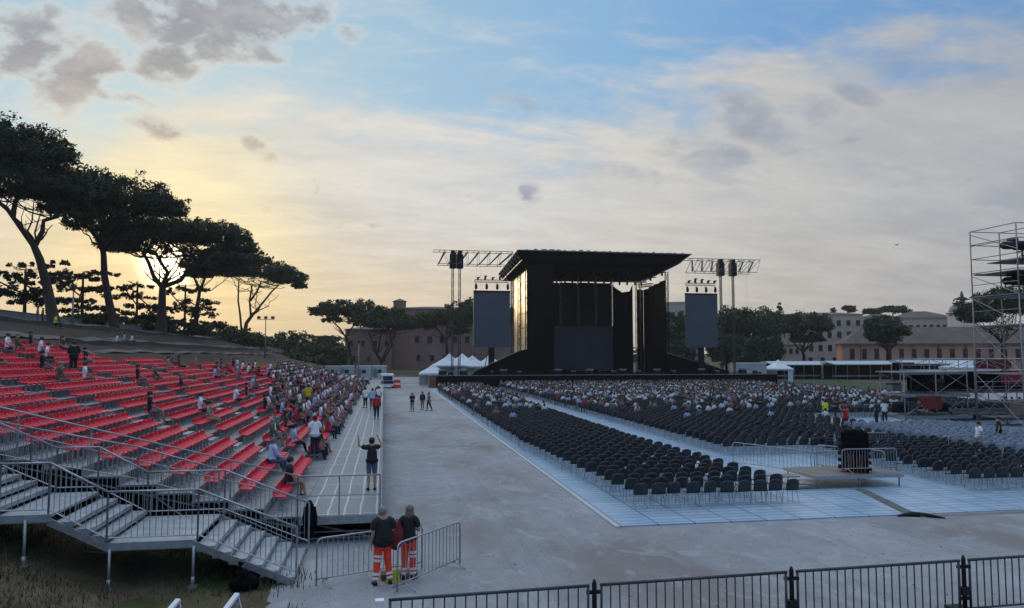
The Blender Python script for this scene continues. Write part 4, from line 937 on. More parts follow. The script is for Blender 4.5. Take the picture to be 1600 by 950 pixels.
# cedars with layered plates
def cedar(px, py, pt, Y, tiers, label, seed):
    b = P(px, py, Y); t = P(px + 2, pt + 6, Y); g = random.Random(seed); bl = []
    for (dx_, yy, rx, ry) in tiers:
        for q_ in range(4):
            bl.append(pb(px + dx_ + rx * (-.75 + .5 * q_) + g.uniform(-4, 4), yy + abs(-.75 + .5 * q_) * ry * .5 + g.uniform(-2.5, 2.5), Y, rx * g.uniform(.28, .45), ry * g.uniform(.6, 1.1), g.uniform(-2, 2), ky=.9))
    tree(label, [b, b.lerp(t, .4), b.lerp(t, .8), t], .24, [[b.lerp(t, .5), Vector(bl[0][0])], [b.lerp(t, .7), Vector(bl[-1][0])]], bl, M['cedar'], 7500, .22, seed, name='cedar_tree', group='layered cedars behind the pine trunks', flat=.3, twig=8, shell=.1)
cedar(38, 500, 415, 118, [(-18, 428, 50, 5), (22, 412, 48, 4), (-28, 458, 62, 9), (30, 440, 45, 5), (55, 425, 22, 4), (10, 470, 40, 5)], 'layered cedar at the left edge beside the leaning pine trunk', 21)
cedar(128, 505, 420, 135, [(-12, 433, 40, 5), (15, 450, 45, 5), (-18, 468, 38, 5), (30, 428, 28, 3), (22, 480, 32, 4), (-26, 486, 24, 4)], 'layered cedar between the two tallest pine trunks', 22)
cedar(213, 512, 436, 150, [(0, 446, 30, 4), (-12, 462, 40, 5), (14, 478, 36, 5), (-6, 492, 44, 6), (22, 500, 36, 6)], 'layered cedar just left of the sun', 23)
cedar(288, 520, 440, 160, [(0, 452, 34, 6), (18, 470, 36, 6), (-6, 486, 44, 7), (26, 482, 30, 4), (10, 504, 50, 8), (34, 494, 22, 3)], 'layered cedar right below the sun', 24)
# hedge masses on the ridge
def bush(label, blobs, m, n, size, seed, name='shrub', cat='shrub', group=None, trunk=True):
    c = blobs[0]; x, y = c[0][0], c[0][1]; z0 = hgt(x, y)
    return tree(label, [(x, y, z0), (x + .1, y, (z0 + c[0][2]) / 2), (x, y, c[0][2])], .16 + c[1][0] * .02, [], blobs, m, n, size, seed, cat, group, name, 0.2, 'bark', 6, .3)
bush('dark shrub under the layered cedar right below the sun', [pb(270, 515, 155, 55, 14), pb(220, 508, 150, 40, 10)], M['leaf'], 5000, .32, 31)
bush('rounded dark shrub at the foot of the last ridge pine', [pb(340, 530, 190, 42, 22), pb(385, 530, 190, 32, 16), pb(310, 528, 185, 30, 14)], M['leaf'], 8000, .38, 32)
bush('low dark thicket along the skyline left of the floodlight mast', [pb(440, 540, 250, 40, 20), pb(480, 545, 250, 45, 22), pb(515, 548, 250, 30, 22), pb(420, 555, 240, 30, 20)], M['leaf'], 12000, .5, 33, 'thicket')
bush('small shrub on the ridge beside the second pine trunk', [pb(160, 498, 122, 40, 8), pb(120, 498, 122, 20, 6)], M['leaf'], 2500, .25, 34)
bush('dark bushes behind the far end of the grandstand', [pb(500, 560, 200, 45, 22), pb(450, 565, 190, 40, 16)], M['leaf'], 8000, .42, 35)
# pines in front of the long brown building
yq = 215
tree('umbrella pine whose crown reaches furthest left in front of the brown building', [P(552, 585, yq + 15), P(548, 555, yq + 15), P(541, 525, yq + 15)], .5,
     [[P(541, 528, yq + 15), P(530, 512, yq + 15), P(518, 500, yq + 15)], [P(541, 525, yq + 15), P(550, 512, yq + 15), P(560, 500, yq + 15)]],
     [pb(535, 486, yq + 15, 48, 15), pb(505, 488, yq + 15, 20, 11), pb(568, 490, yq + 15, 36, 18), pb(520, 500, yq + 15, 14, 8)], M['needle'], 13000, .38, 41, group='pines before the brown building')
tree('many armed umbrella pine standing behind the white cabins', [P(598, 590, yq), P(596, 565, yq), P(588, 552, yq)], .5,
     [[P(590, 556, yq), P(582, 535, yq), P(575, 518, yq)], [P(597, 562, yq), P(604, 545, yq), P(618, 522, yq)], [P(590, 552, yq), P(594, 530, yq), P(598, 512, yq)], [P(596, 568, yq), P(612, 540, yq), P(610, 520, yq)]],
     [pb(600, 505, yq, 48, 17), pb(575, 500, yq, 30, 14), pb(630, 510, yq, 26, 12), pb(605, 492, yq, 34, 10)], M['leaf'], 13000, .38, 42, group='pines before the brown building')
tree('umbrella pine behind the left truss mast', [P(700, 590, yq), P(699, 550, yq), P(697, 530, yq)], .5, [[P(697, 530, yq), P(685, 515, yq), P(672, 508, yq)], [P(697, 530, yq), P(712, 515, yq), P(722, 505, yq)]],
     [pb(690, 500, yq, 45, 16), pb(665, 510, yq, 18, 9), pb(722, 492, yq, 34, 20), pb(745, 485, yq, 26, 20)], M['leaf'], 12000, .38, 43, group='pines before the brown building')
tree('round dark tree behind the left screen', [P(768, 585, yq - 25), P(768, 550, yq - 25), P(768, 530, yq - 25)], .4, [[P(768, 535, yq - 25), P(760, 515, yq - 25)]],
     [pb(735, 500, yq - 25, 22, 26), pb(775, 500, yq - 25, 30, 30), pb(715, 515, yq - 25, 18, 18)], M['leaf'], 8000, .36, 44, name='broadleaf_tree')
# trees of the right-hand hill
HG = 'dark trees on the slope right of the stage'
hill = [(1052, 520, 30, 36, 190, 'dark tree between the stage and the right screen'), (1060, 555, 26, 22, 180, 'bush in front of the villa between stage and right screen'), (1148, 505, 34, 30, 200, 'dark tree just right of the right screen'),
        (1135, 545, 28, 28, 185, 'lower dark tree close to the right edge of the right screen'), (1178, 520, 38, 40, 205, 'broad dark tree on the slope, second right of the right screen'), (1200, 505, 32, 24, 225, 'upper dark tree on the slope below the small cypress'),
        (1170, 550, 30, 26, 180, 'dark bush above the white cabins'), (1205, 548, 14, 24, 178, 'narrow dark tree left of the small pale house')]
for k, (px, py, rx, ry, Y, lb) in enumerate(hill):
    tree(lb, [P(px, 592, Y), P(px, py + ry * .6, Y), P(px, py, Y)], .4, [], [pb(px, py, Y, rx, ry), pb(px - rx * .5, py + ry * .2, Y, rx * .6, ry * .7), pb(px + rx * .5, py - ry * .1, Y, rx * .6, ry * .6)], M['leaf'], 8000, .38, 50 + k, name='broadleaf_tree', group=HG, flat=.1, twig=6)
tree('round crowned tree with pale forked trunk before the cream building', [P(1258, 570, 190), P(1256, 556, 190), P(1254, 548, 190)], .5,
     [[P(1255, 550, 190), P(1243, 540, 190), P(1238, 528, 190)], [P(1255, 550, 190), P(1268, 538, 190), P(1274, 526, 190)], [P(1255, 549, 190), P(1257, 535, 190), P(1256, 520, 190)]],
     [pb(1262, 508, 190, 38, 22), pb(1240, 515, 190, 24, 16), pb(1284, 512, 190, 20, 16), pb(1262, 530, 190, 30, 10)], M['leaf'], 12000, .34, 61)
tree('round dark tree in front of the salmon building', [P(1388, 570, 165), P(1388, 556, 165), P(1387, 545, 165)], .45,
     [[P(1388, 548, 165), P(1374, 538, 165)], [P(1388, 548, 165), P(1402, 536, 165)]],
     [pb(1382, 512, 165, 36, 20), pb(1368, 522, 165, 22, 16), pb(1402, 520, 165, 20, 16), pb(1384, 530, 165, 26, 12)], M['leaf'], 12000, .30, 62)
tree('big dark tree behind the scaffold tower', [P(1570, 575, 120), P(1568, 545, 120), P(1566, 530, 120)], .5,
     [[P(1566, 535, 120), P(1545, 515, 120)], [P(1566, 535, 120), P(1590, 515, 120)]],
     [pb(1565, 478, 120, 55, 32), pb(1530, 495, 120, 36, 26), pb(1600, 480, 120, 50, 36), pb(1512, 488, 120, 22, 20)], M['leaf'], 16000, .26, 63)
for k, (px, pt, pbm, Y, lb) in enumerate(((1218, 476, 500, 240, 'small cypress on the skyline left of the cream building'), (1302, 479, 495, 260, 'tiny cypress above the roof of the cream building'), (28 + 0, 0, 0, 0, ''))):
    if not Y: continue
    tree(lb, [(P(px, pbm, Y).x, Y, 8), P(px, pbm, Y), P(px, (pt + pbm) / 2, Y)], .2, [], [pb(px, (pt + pbm) / 2 + 2, Y, 3, (pbm - pt) / 2 + 4)], M['leaf'], 900, .3, 70 + k, name='cypress_tree', cat='cypress', flat=0, twig=2)
for k, (px, py, rx, ry, lb) in enumerate(((1395, 484, 26, 6, 'widest flat crowned pine on the skyline above the pale palace'), (1360, 487, 14, 4, 'flat crowned pine on the skyline left of the widest one'), (1326, 482, 9, 4, 'small flat pine on the skyline above the cream building'))):
    tree(lb, [(P(px, 510, 290).x, 290, 10), P(px, 505, 290), P(px, py + 3, 290)], .35, [], [pb(px, py, 290, rx, ry), pb(px + rx * .6, py + 3, 290, rx * .6, ry * .6)], M['needle'], 3000, .45, 80 + k, group='flat pines on the right skyline', flat=.6, twig=6)
# a distant dark wood closing the horizon
wd = []
g_ = random.Random(5)
for k in range(46):
    a = -1.2 + 2.6 * k / 45; r = 420 + g_.uniform(-40, 60); wd.append(((r * math.sin(a + PS), r * math.cos(a + PS), 3), (22, 14, 7 + g_.uniform(0, 4)), 1))
o = link('distant_wood', leafmesh('distant_wood', wd, M['leaf'], 1.0, 26000, .2, .3, 9)); tag(o, 'dark far-off wood closing the horizon', 'wood', kind='stuff')
# low shrubs + wall on the ridge, left
e = empty('ridge_wall', (-44, 110, 9.3), 0, 'low grey wall along the top of the ridge behind the pine trunks', 'wall')
mb = MB(); mb.b2(-44.5, -44.1, 90, 210, 9.2, 10.5); mb.b2(-44.6, -44.0, 90, 210, 10.503, 10.6); off(mb, e).build('masonry', M['concrete'], e)

# grass tufts on the near bank
g = np.random.default_rng(3); n = 26000
X_ = g.uniform(-14, -1.5, n); Y_ = g.uniform(9, 21.5, n); keep = (np.sin(X_ * 1.1 + Y_ * .6) + np.sin(Y_ * 1.7 - X_ * .5) + g.normal(size=n) * .6 + (-X_ - 6) * .28) > .1
X_, Y_ = X_[keep], Y_[keep]; n = len(X_); Z_ = np.array([hgt(a, b) for a, b in zip(X_, Y_)])
h_ = g.uniform(.04, .20, n) * (1 + .9 * (np.sin(X_ * 2) > .3)); a = g.uniform(0, 6.28, n); w = .014; lx, ly = g.normal(size=n) * .06, g.normal(size=n) * .06
V = np.stack([np.stack([X_ - w * np.cos(a), Y_ - w * np.sin(a), Z_ - .02], 1), np.stack([X_ + w * np.cos(a), Y_ + w * np.sin(a), Z_ - .02], 1), np.stack([X_ + lx, Y_ + ly, Z_ + h_], 1)], 1).reshape(-1)
me = bpy.data.meshes.new('grass'); me.vertices.add(3 * n); me.vertices.foreach_set('co', V); me.loops.add(3 * n); me.loops.foreach_set('vertex_index', np.arange(3 * n)); me.polygons.add(n); me.polygons.foreach_set('loop_start', np.arange(n) * 3)
me.materials.append(leafmat('grass_blades', (.030, .045, .014), (.11, .095, .045))); me.update(calc_edges=True); tag(link('grass', me), 'rough green and straw grass on the dirt bank below the stairs', 'grass', kind='stuff')

# ------------------------------------------------------------------ chairs
def shell(mat_, legm):
    mb = MB(); mb.sm = True
    pr = [(-.235, .875, .18), (-.24, .825, .225), (-.22, .70, .245), (-.195, .58, .25), (-.16, .47, .245), (-.08, .445, .23), (.08, .445, .23), (.19, .45, .225), (.22, .43, .22)]
    vs = []; nw = 7
    for t0 in (0, 1):
        for y, z, w in pr:
            for j in range(nw):
                t = -1 + 2 * j / (nw - 1); c = t * t
                yy = y + (.035 * c if z > .5 else 0); zz = z + (.02 * c if z < .46 and y < .2 else 0) - (.05 * c * c if z > .85 else 0)
                if t0: yy -= .016 if z > .47 else 0; zz -= .016 if z <= .47 else 0
                vs.append((t * w, yy, zz))
    K = len(pr) * nw; fs = []
    for i in range(len(pr) - 1):
        for j in range(nw - 1):
            a = i * nw + j; fs.append((a, a + nw, a + nw + 1, a + 1)); fs.append((a + K, a + K + 1, a + K + nw + 1, a + K + nw))
        for j in (0, nw - 1):
            a = i * nw + j; q_ = (a, a + K, a + nw + K, a + nw); fs.append(q_ if j == 0 else q_[::-1])
    for j in range(nw - 1): fs.append((j, j + 1, j + 1 + K, j + K)); a = (len(pr) - 1) * nw + j; fs.append((a, a + K, a + 1 + K, a + 1))
    mb.add(vs, fs); sh = mb
    def leg(s):
        m = MB(); m.tube([(s * .17, .14, .43), (s * .21, .19, .01)], .012, 5); m.tube([(s * .17, -.12, .44), (s * .215, -.22, .01)], .012, 5); m.tube([(s * .17, .14, .428), (s * .17, -.12, .438)], .012, 5); return m
    return sh, leg
sh, leg = shell(None, None)
shme = {k: sh.mesh('shell', M[m]) for k, m in (('b', 'chair'), ('g', 'chairg'))}
legme = {s: leg(s).mesh('leg_frame', M['galv']) for s in (-1, 1)}
full = MB(); full.v = list(sh.v); full.f = list(sh.f); full.mi = list(sh.mi); full.smf = list(sh.smf)
full.cur = 1; full.sm = False
for s in (-1, 1): L_ = leg(s); full.add(L_.v, L_.f)
fullme = {'b': full.mesh('chair_block', [M['chair'], M['galv']]), 'g': full.mesh('chair_block_g', [M['chairg'], M['galv']])}
def chair(x, y, k, label, group, rz=0.0):
    e = empty('chair', (x, y, .045), rz, label, 'chair', group)
    link('shell', shme[k], e)
    for s in (-1, 1): link('leg_frame', legme[s], e)
    return e
CH = []          # x, y, kind, block, row, column
for r_ in range(84):
    y = 25.0 + r_ * 1.06 if r_ < 12 else 25.0 + 12 * 1.06 + (r_ - 12) * 1.0
    if y > 115: break
    xl = 8.85 - min(.9, .06 * r_)
    for c in range(10): CH.append((xl + .63 * c + (.28 if r_ % 2 == 9 else 0), y, 'b', 'near', r_, c))
for r_ in range(84):
    y = 37.2 + r_ * 1.0
    if y > 115: break
    for c in range(int(10 + 0)): CH.append((17.95 + .63 * c, y, 'b', 'middle', r_, c))
    xr = 30 if y < 46 else (60 if y > 57 else 33)
    for c in range(int((xr - 24.6) / .63)): CH.append((24.6 + .63 * c, y, 'b', 'rear', r_, c))
for r_ in range(12):
    y = 26.0 + r_ * .98
    for c in range(14):
        x = 22.95 + .63 * c
        if y < 37 and x < 30.0: CH.append((x, y, 'b', 'right', r_, c))
for r_ in range(14):
    y = 33.0 + r_ * .95
    for c in range(15):
        x = 30.6 + .58 * c
        if x < 38.4: CH.append((x, y, 'g', 'grey', r_, c))
jit = lambda a: rnd.gauss(0, a)
CH = [(x + jit(.03) + .04 * math.sin(r_ * 1.9), y + jit(.05) + .05 * math.sin(c * .9 + r_), k, b, r_, c, jit(.07) + (rnd.random() < .03) * jit(.5)) for x, y, k, b, r_, c in CH if inframe((x, y, .5), 25)]
dist = lambda c: math.hypot(c[0], c[1])
CH.sort(key=dist)
nb = ng = 0; restb = []; restg = []
for (x, y, k, b, r_, c, rz) in CH:
    if k == 'b' and nb + ng < 300:
        nb += 1
        if b == 'near' and r_ < 16:
            lb = f"black plastic chair, {ORD[c]} from the left in the {ORD[r_]} row of the nearest block"; gp = 'black chairs of the nearest block'
        elif b == 'right' and r_ < 16:
            lb = f"black plastic chair, {ORD[c]} from the left in the {ORD[r_]} row right of the equipment stack"; gp = 'black chairs right of the equipment stack'
        elif b == 'middle' and r_ < 16:
            lb = f"black plastic chair, {ORD[c]} from the left in the {ORD[r_]} row beyond the diagonal aisle"; gp = 'black chairs beyond the diagonal aisle'
        elif b == 'near': lb = 'empty black plastic chair deep inside the nearest block of chairs'; gp = 'black chairs deep in the nearest block'
        else: lb = 'empty black plastic chair deep inside the block beyond the diagonal aisle'; gp = 'black chairs deep beyond the diagonal aisle'
        chair(x, y, 'b', lb, gp, rz)
    elif k == 'g' and nb + ng < 300:
        ng += 1
        chair(x, y, 'g', f"grey plastic chair, {ORD[c]} from the left in the {ORD[r_]} row of the grey block", 'grey chairs by the scaffold platform', rz + .12)
    elif k == 'b': restb.append((x, y, .045, rz))
    else: restg.append((x, y, .045, rz))
if restb: tag(merge('chairs', fullme['b'], restb), 'mass of black plastic chairs filling the floor towards the stage', 'chairs', kind='stuff')
if restg: tag(merge('chairs', fullme['g'], restg), 'further grey plastic chairs beside the scaffold platform', 'chairs', kind='stuff')

# ------------------------------------------------------------------ people
def skel(pose, g):
    J = {}; E = []
    def j(n, p, r): J[n] = (Vector(p), r)
    sit = pose.startswith('sit'); hz = .50 if sit else .95; lean = g.uniform(-.02, .10) if sit else .0
    if pose == 'sit_back': lean = -.03
    if pose == 'bend': lean = .12
    up = lambda z, f=1.0: (0, lean * f * (z - hz) / .5, z)
    j('pelvis', (0, 0, hz), (.155, .115)); j('waist', up(hz + .17), (.135, .10)); j('chest', up(hz + .37), (.165, .115)); j('neck', up(hz + .53), (.062, .062))
    hy = lean * 1.2 + .02
    j('head', (g.uniform(-.02, .02), hy + .01, hz + .665), (.082, .098)); j('top', (0, hy, hz + .755), (.066, .080))
    E += [('pelvis', 'waist'), ('waist', 'chest'), ('chest', 'neck'), ('neck', 'head'), ('head', 'top')]
    for s in (-1, 1):
        n = 'L' if s < 0 else 'R'
        j('sh' + n, (s * .175, J['chest'][0].y, hz + .465), (.062, .058)); E.append(('neck', 'sh' + n))
        sh_ = J['sh' + n][0]
        if pose == 'phone' : el_ = sh_ + Vector((s * .20, .10, .12)); wr = el_ + Vector((-s * .10, .12, .22)); 
        elif pose == 'armup' and s < 0: el_ = sh_ + Vector((-.26, .02, .06)); wr = el_ + Vector((-.02, .04, .25))
        elif pose == 'armup': el_ = sh_ + Vector((.16, .10, .06)); wr = el_ + Vector((-.10, .12, .22))
        elif pose == 'fold': el_ = sh_ + Vector((s * .07, .0, -.27)); wr = el_ + Vector((-s * .10, .22, .02))
        elif sit: el_ = sh_ + Vector((s * .05, .08, -.26)); wr = Vector((s * .12, .30, hz + .08))
        else: el_ = sh_ + Vector((s * .07, -.03, -.27)); wr = el_ + Vector((s * .01, .07, -.24))
        j('el' + n, el_, (.043, .043)); j('wr' + n, wr, (.028, .026)); d = (wr - el_).normalized(); j('ha' + n, wr + d * .085, (.036, .020))
        E += [('sh' + n, 'el' + n), ('el' + n, 'wr' + n), ('wr' + n, 'ha' + n)]
        if sit:
            kn = Vector((s * .13, .43, hz + .0)); an = Vector((s * .12, .42 + g.uniform(-.08, .12), .09))
            if pose == 'sit_wide': kn.x = s * .22
        elif pose == 'walk': kn = Vector((s * .09, .12 * s, .52)); an = Vector((s * .09, .22 * s - .08, .10))
        elif pose == 'stride': kn = Vector((s * .12, .02, .50)); an = Vector((s * .17, -.03, .09))
        else: kn = Vector((s * .10, .02, .50)); an = Vector((s * .11, -.02, .09))
        j('hi' + n, (s * .092, .0, hz - .04), (.098, .100)); j('kn' + n, kn, (.060, .062)); j('an' + n, an, (.040, .042)); j('to' + n, an + Vector((s * .02, .15, -.055)), (.042, .030))
        E += [('pelvis', 'hi' + n), ('hi' + n, 'kn' + n), ('kn' + n, 'an' + n), ('an' + n, 'to' + n)]
    return J, E
def seg(pre, n): return pre
REG = {}
def region(a, b, short, sleeve):
    k = a[:2] + b[:2]
    if a in ('pelvis', 'waist') and b in ('waist', 'chest'): return 'shirt'
    if k in ('chne', 'nesh'): return 'shirt'
    if a.startswith('sh'): return 'shirt'
    if a.startswith('el'): return 'shirt' if sleeve else 'skin'
    if a.startswith('pe') or a.startswith('hi'): return 'pants'
    if a.startswith('kn'): return 'skin' if short else 'pants'
    if a.startswith('an'): return 'shoe'
    return 'skin'
def skin(J, E, names=None, inflate=0.0, sub=1, root='pelvis', cut=None):
    nm = sorted({x for e in E for x in e}, key=lambda x: x != root); idx = {n: i for i, n in enumerate(nm)}
    me = bpy.data.meshes.new('sk'); me.from_pydata([J[n][0] for n in nm], [(idx[a], idx[b]) for a, b in E], [])
    o = bpy.data.objects.new('sk', me); col.objects.link(o)
    md = o.modifiers.new('s', 'SKIN'); md.use_smooth_shade = True; md.branch_smoothing = .6
    for i, n in enumerate(nm):
        r = J[n][1]; me.skin_vertices[0].data[i].radius = (r[0] + inflate, r[1] + inflate); me.skin_vertices[0].data[i].use_root = (n == root or (root not in nm and i == 0))
    if sub: m2 = o.modifiers.new('u', 'SUBSURF'); m2.levels = sub; m2.render_levels = sub
    dg = bpy.context.evaluated_depsgraph_get(); ev = o.evaluated_get(dg); out = bpy.data.meshes.new_from_object(ev)
    bpy.data.objects.remove(o); bpy.data.meshes.remove(me); return out
def subdivE(J, E):
    """extra joints in the middle of long limbs so that they keep their taper"""
    return J, E
def person_mesh(pose, g, short=False, sleeve=False, hairlong=False):
    J, E = skel(pose, g); me = skin(J, E, sub=1)
    co = [v.co.copy() for v in me.vertices]
    segs = [(J[a][0], J[b][0], region(a, b, short, sleeve), J[a][1][0], J[b][1][0]) for a, b in E]
    names = ['skin', 'shirt', 'pants', 'shoe', 'hair']
    mi = []
    for p in me.polygons:
        c = p.center; best = None; bd = 9
        for a, b, rg, r0, r1 in segs:
            d = b - a; t = max(0, min(1, (c - a).dot(d) / d.length_squared)); dd = (c - a - d * t).length - (r0 + (r1 - r0) * t) * .9
            if dd < bd:
                bd = dd; best = rg
                if rg == 'shirt' and (b - J['elL'][0]).length < 1e-6 or (b - J['elR'][0]).length < 1e-6: best = 'shirt' if (t < .75 or sleeve) else 'skin'
        mi.append(names.index(best))
    mb = MB(); mb.v = [tuple(v) for v in co]; mb.f = [tuple(p.vertices) for p in me.polygons]; mb.mi = mi; mb.smf = [True] * len(mb.f)
    h = J['head'][0]; mb.cur = 4
    mb.ball((h.x, h.y - .018, h.z + .045), .112, 10, 7, (.90, 1.02, .98))
    if hairlong: mb.ball((h.x, h.y - .055, h.z - .06), .10, 8, 6, (.95, .65, 1.3))
    mb.cur = 0; mb.ball((h.x, h.y + .105, h.z - .005), .018, 6, 4, (.8, 1, 1.3)); mb.ball((h.x - .088, h.y, h.z - .005), .022, 6, 4, (.4, .8, 1.2)); mb.ball((h.x + .088, h.y, h.z - .005), .022, 6, 4, (.4, .8, 1.2))
    for s in 'LR':
        w, k = J['wr' + s][0], J['ha' + s][0]; d = (k - w).normalized(); sd = d.orthogonal().normalized()
        for f in range(4): o_ = k + sd * (.022 * (f - 1.5)); mb.tube([o_, o_ + d * (.045 + .008 * (f in (1, 2))), o_ + d * .075 + d.cross(sd) * .02], [.010, .009, .007], 5)
        o_ = w + d * .03 + sd * .03; mb.tube([o_, o_ + d * .03 + sd * .03, o_ + d * .06 + sd * .035], [.011, .010, .008], 5)
    bpy.data.meshes.remove(me)
    return mb
def pm(pose, seed, shirt, pants, shoe='rubber', hair='hairdark', short=False, sleeve=False, hl=False):
    return person_mesh(pose, random.Random(seed), short, sleeve, hl).mesh('person', [M['skin'], SHIRT[shirt] if isinstance(shirt, str) else shirt, M[pants], M[shoe], M[hair]])
SEATED = []
shn = ['white', 'pale blue', 'navy blue', 'white', 'pale blue', 'grey', 'black', 'red', 'beige', 'white', 'pink', 'black', 'green', 'brown', 'white', 'white']
hn = ['hairdark', 'hairdark', 'hairblond', 'hairdark', 'hairgrey', 'hairdark', 'hairdark', 'hairblond']
pn = ['denim', 'navy', 'tan', 'navy', 'denim', 'rubber']
poses = ['sit', 'sit_wide', 'sit_back', 'sit']
for k in range(16):
    SEATED.append((pm(poses[k % 4], 100 + k, shn[k], pn[k % 6], 'rubber', hn[k % 8], short=k % 3 == 0, sleeve=k % 5 == 2, hl=k % 3 == 1), shn[k], k % 3 == 1))
want = []
for t in taken:
    if inframe(t[:3], 15): want.append((t[0] + .02, t[1], t[2] - .08, -math.pi / 2 + rnd.gauss(0, .25) + .35, 's', t[3], t[4]))
def dens(x, y):
    b = sstep(62, 80, y) * .78
    if 50 < y < 74: b = max(b, .10 + .25 * sstep(56, 64, y))
    if y > 100: b = .88
    if x > 52: b *= .45
    if x < 10 and y < 85: b *= .35
    return min(.92, b * max(.05, .80 + .55 * math.sin(x * .7 + y * .3 + 1.5 * math.sin(y * .23)) * math.sin(y * .5 + .8 * math.sin(x * .31)) + .25 * math.sin(y * 2.9 + x * .11)))
for (x, y, k, b, r_, c, rz) in CH:
    if k == 'b' and rnd.random() < dens(x, y): want.append((x, y, .045 + .02, rz + rnd.gauss(0, .25), 'f', r_, c))
want.sort(key=lambda w: math.hypot(w[0], w[1]))
crowd = {}
sname = {'s': 'on the red seats of the grandstand', 'f': 'on the black chairs facing the stage'}
rank = {}
for n, (x, y, z, rz, wh, qa, qb) in enumerate(want):
    k = rnd.randrange(16); k = rnd.randrange(16) if wh == 's' and SEATED[k][1] in ('white', 'pale blue') and rnd.random() < .6 else k; me, shc, hl = SEATED[k]
    if n < 270:
        o = link('person', me); o.location = (x, y, z); o.rotation_euler = (0, 0, rz); o.scale = (1.04, 1.04, rnd.uniform(.97, 1.07))
        rk = rank.get((wh, qa, qb), 0); rank[(wh, qa, qb)] = rk + 1
        if wh == 's': lb = f"{ORD2[rk]} spectator in {ORD2[qb]} row up, {ORD2[qa]} grandstand block from camera, {shc} top"
        else: rq = rank.get(shc, 0); rank[shc] = rq + 1; lb = f"{ORD2[rq] if rq < 20 else 'one of the farther'} nearest to the camera of the {shc} topped spectators on black chairs"
        tag(o, lb, 'person', 'seated spectators of the grandstand' if wh == 's' else 'seated spectators on the floor chairs')
    else: crowd.setdefault(k, []).append((x, y, z, rz))
# far spectators standing about before the stage are part of the same mass
if crowd:
    allm = []; first = None
    vs_, fs_, mi_, base, mats = [], [], [], 0, []
    objs = []
    for k, pl in crowd.items(): objs.append(merge('crowd', SEATED[k][0], pl))
    # join into one mesh
    V, LI, LS, MI, mats = [], [], [], [], []; vo = lo_ = 0
    for o in objs:
        me = o.data; nv = len(me.vertices); a = np.empty(nv * 3); me.vertices.foreach_get('co', a); V.append(a)
        l = np.empty(len(me.loops), int); me.loops.foreach_get('vertex_index', l); LI.append(l + vo)
        s_ = np.empty(len(me.polygons), int); me.polygons.foreach_get('loop_start', s_); LS.append(s_ + lo_)
        m_ = np.empty(len(me.polygons), int); me.polygons.foreach_get('material_index', m_); MI.append(m_ + len(mats)); mats += list(me.materials)
        vo += nv; lo_ += len(l)
    out_ = bpy.data.meshes.new('crowd'); out_.vertices.add(vo); out_.vertices.foreach_set('co', np.concatenate(V)); out_.loops.add(lo_); out_.loops.foreach_set('vertex_index', np.concatenate(LI))
    ls = np.concatenate(LS); out_.polygons.add(len(ls)); out_.polygons.foreach_set('loop_start', ls); out_.polygons.foreach_set('material_index', np.concatenate(MI))
    for m in mats: out_.materials.append(m)
    out_.update(calc_edges=True)
    for o in objs: bpy.data.objects.remove(o)
    tag(link('crowd', out_), 'seated crowd far away in front of the stage and along the grandstand', 'crowd', kind='stuff')

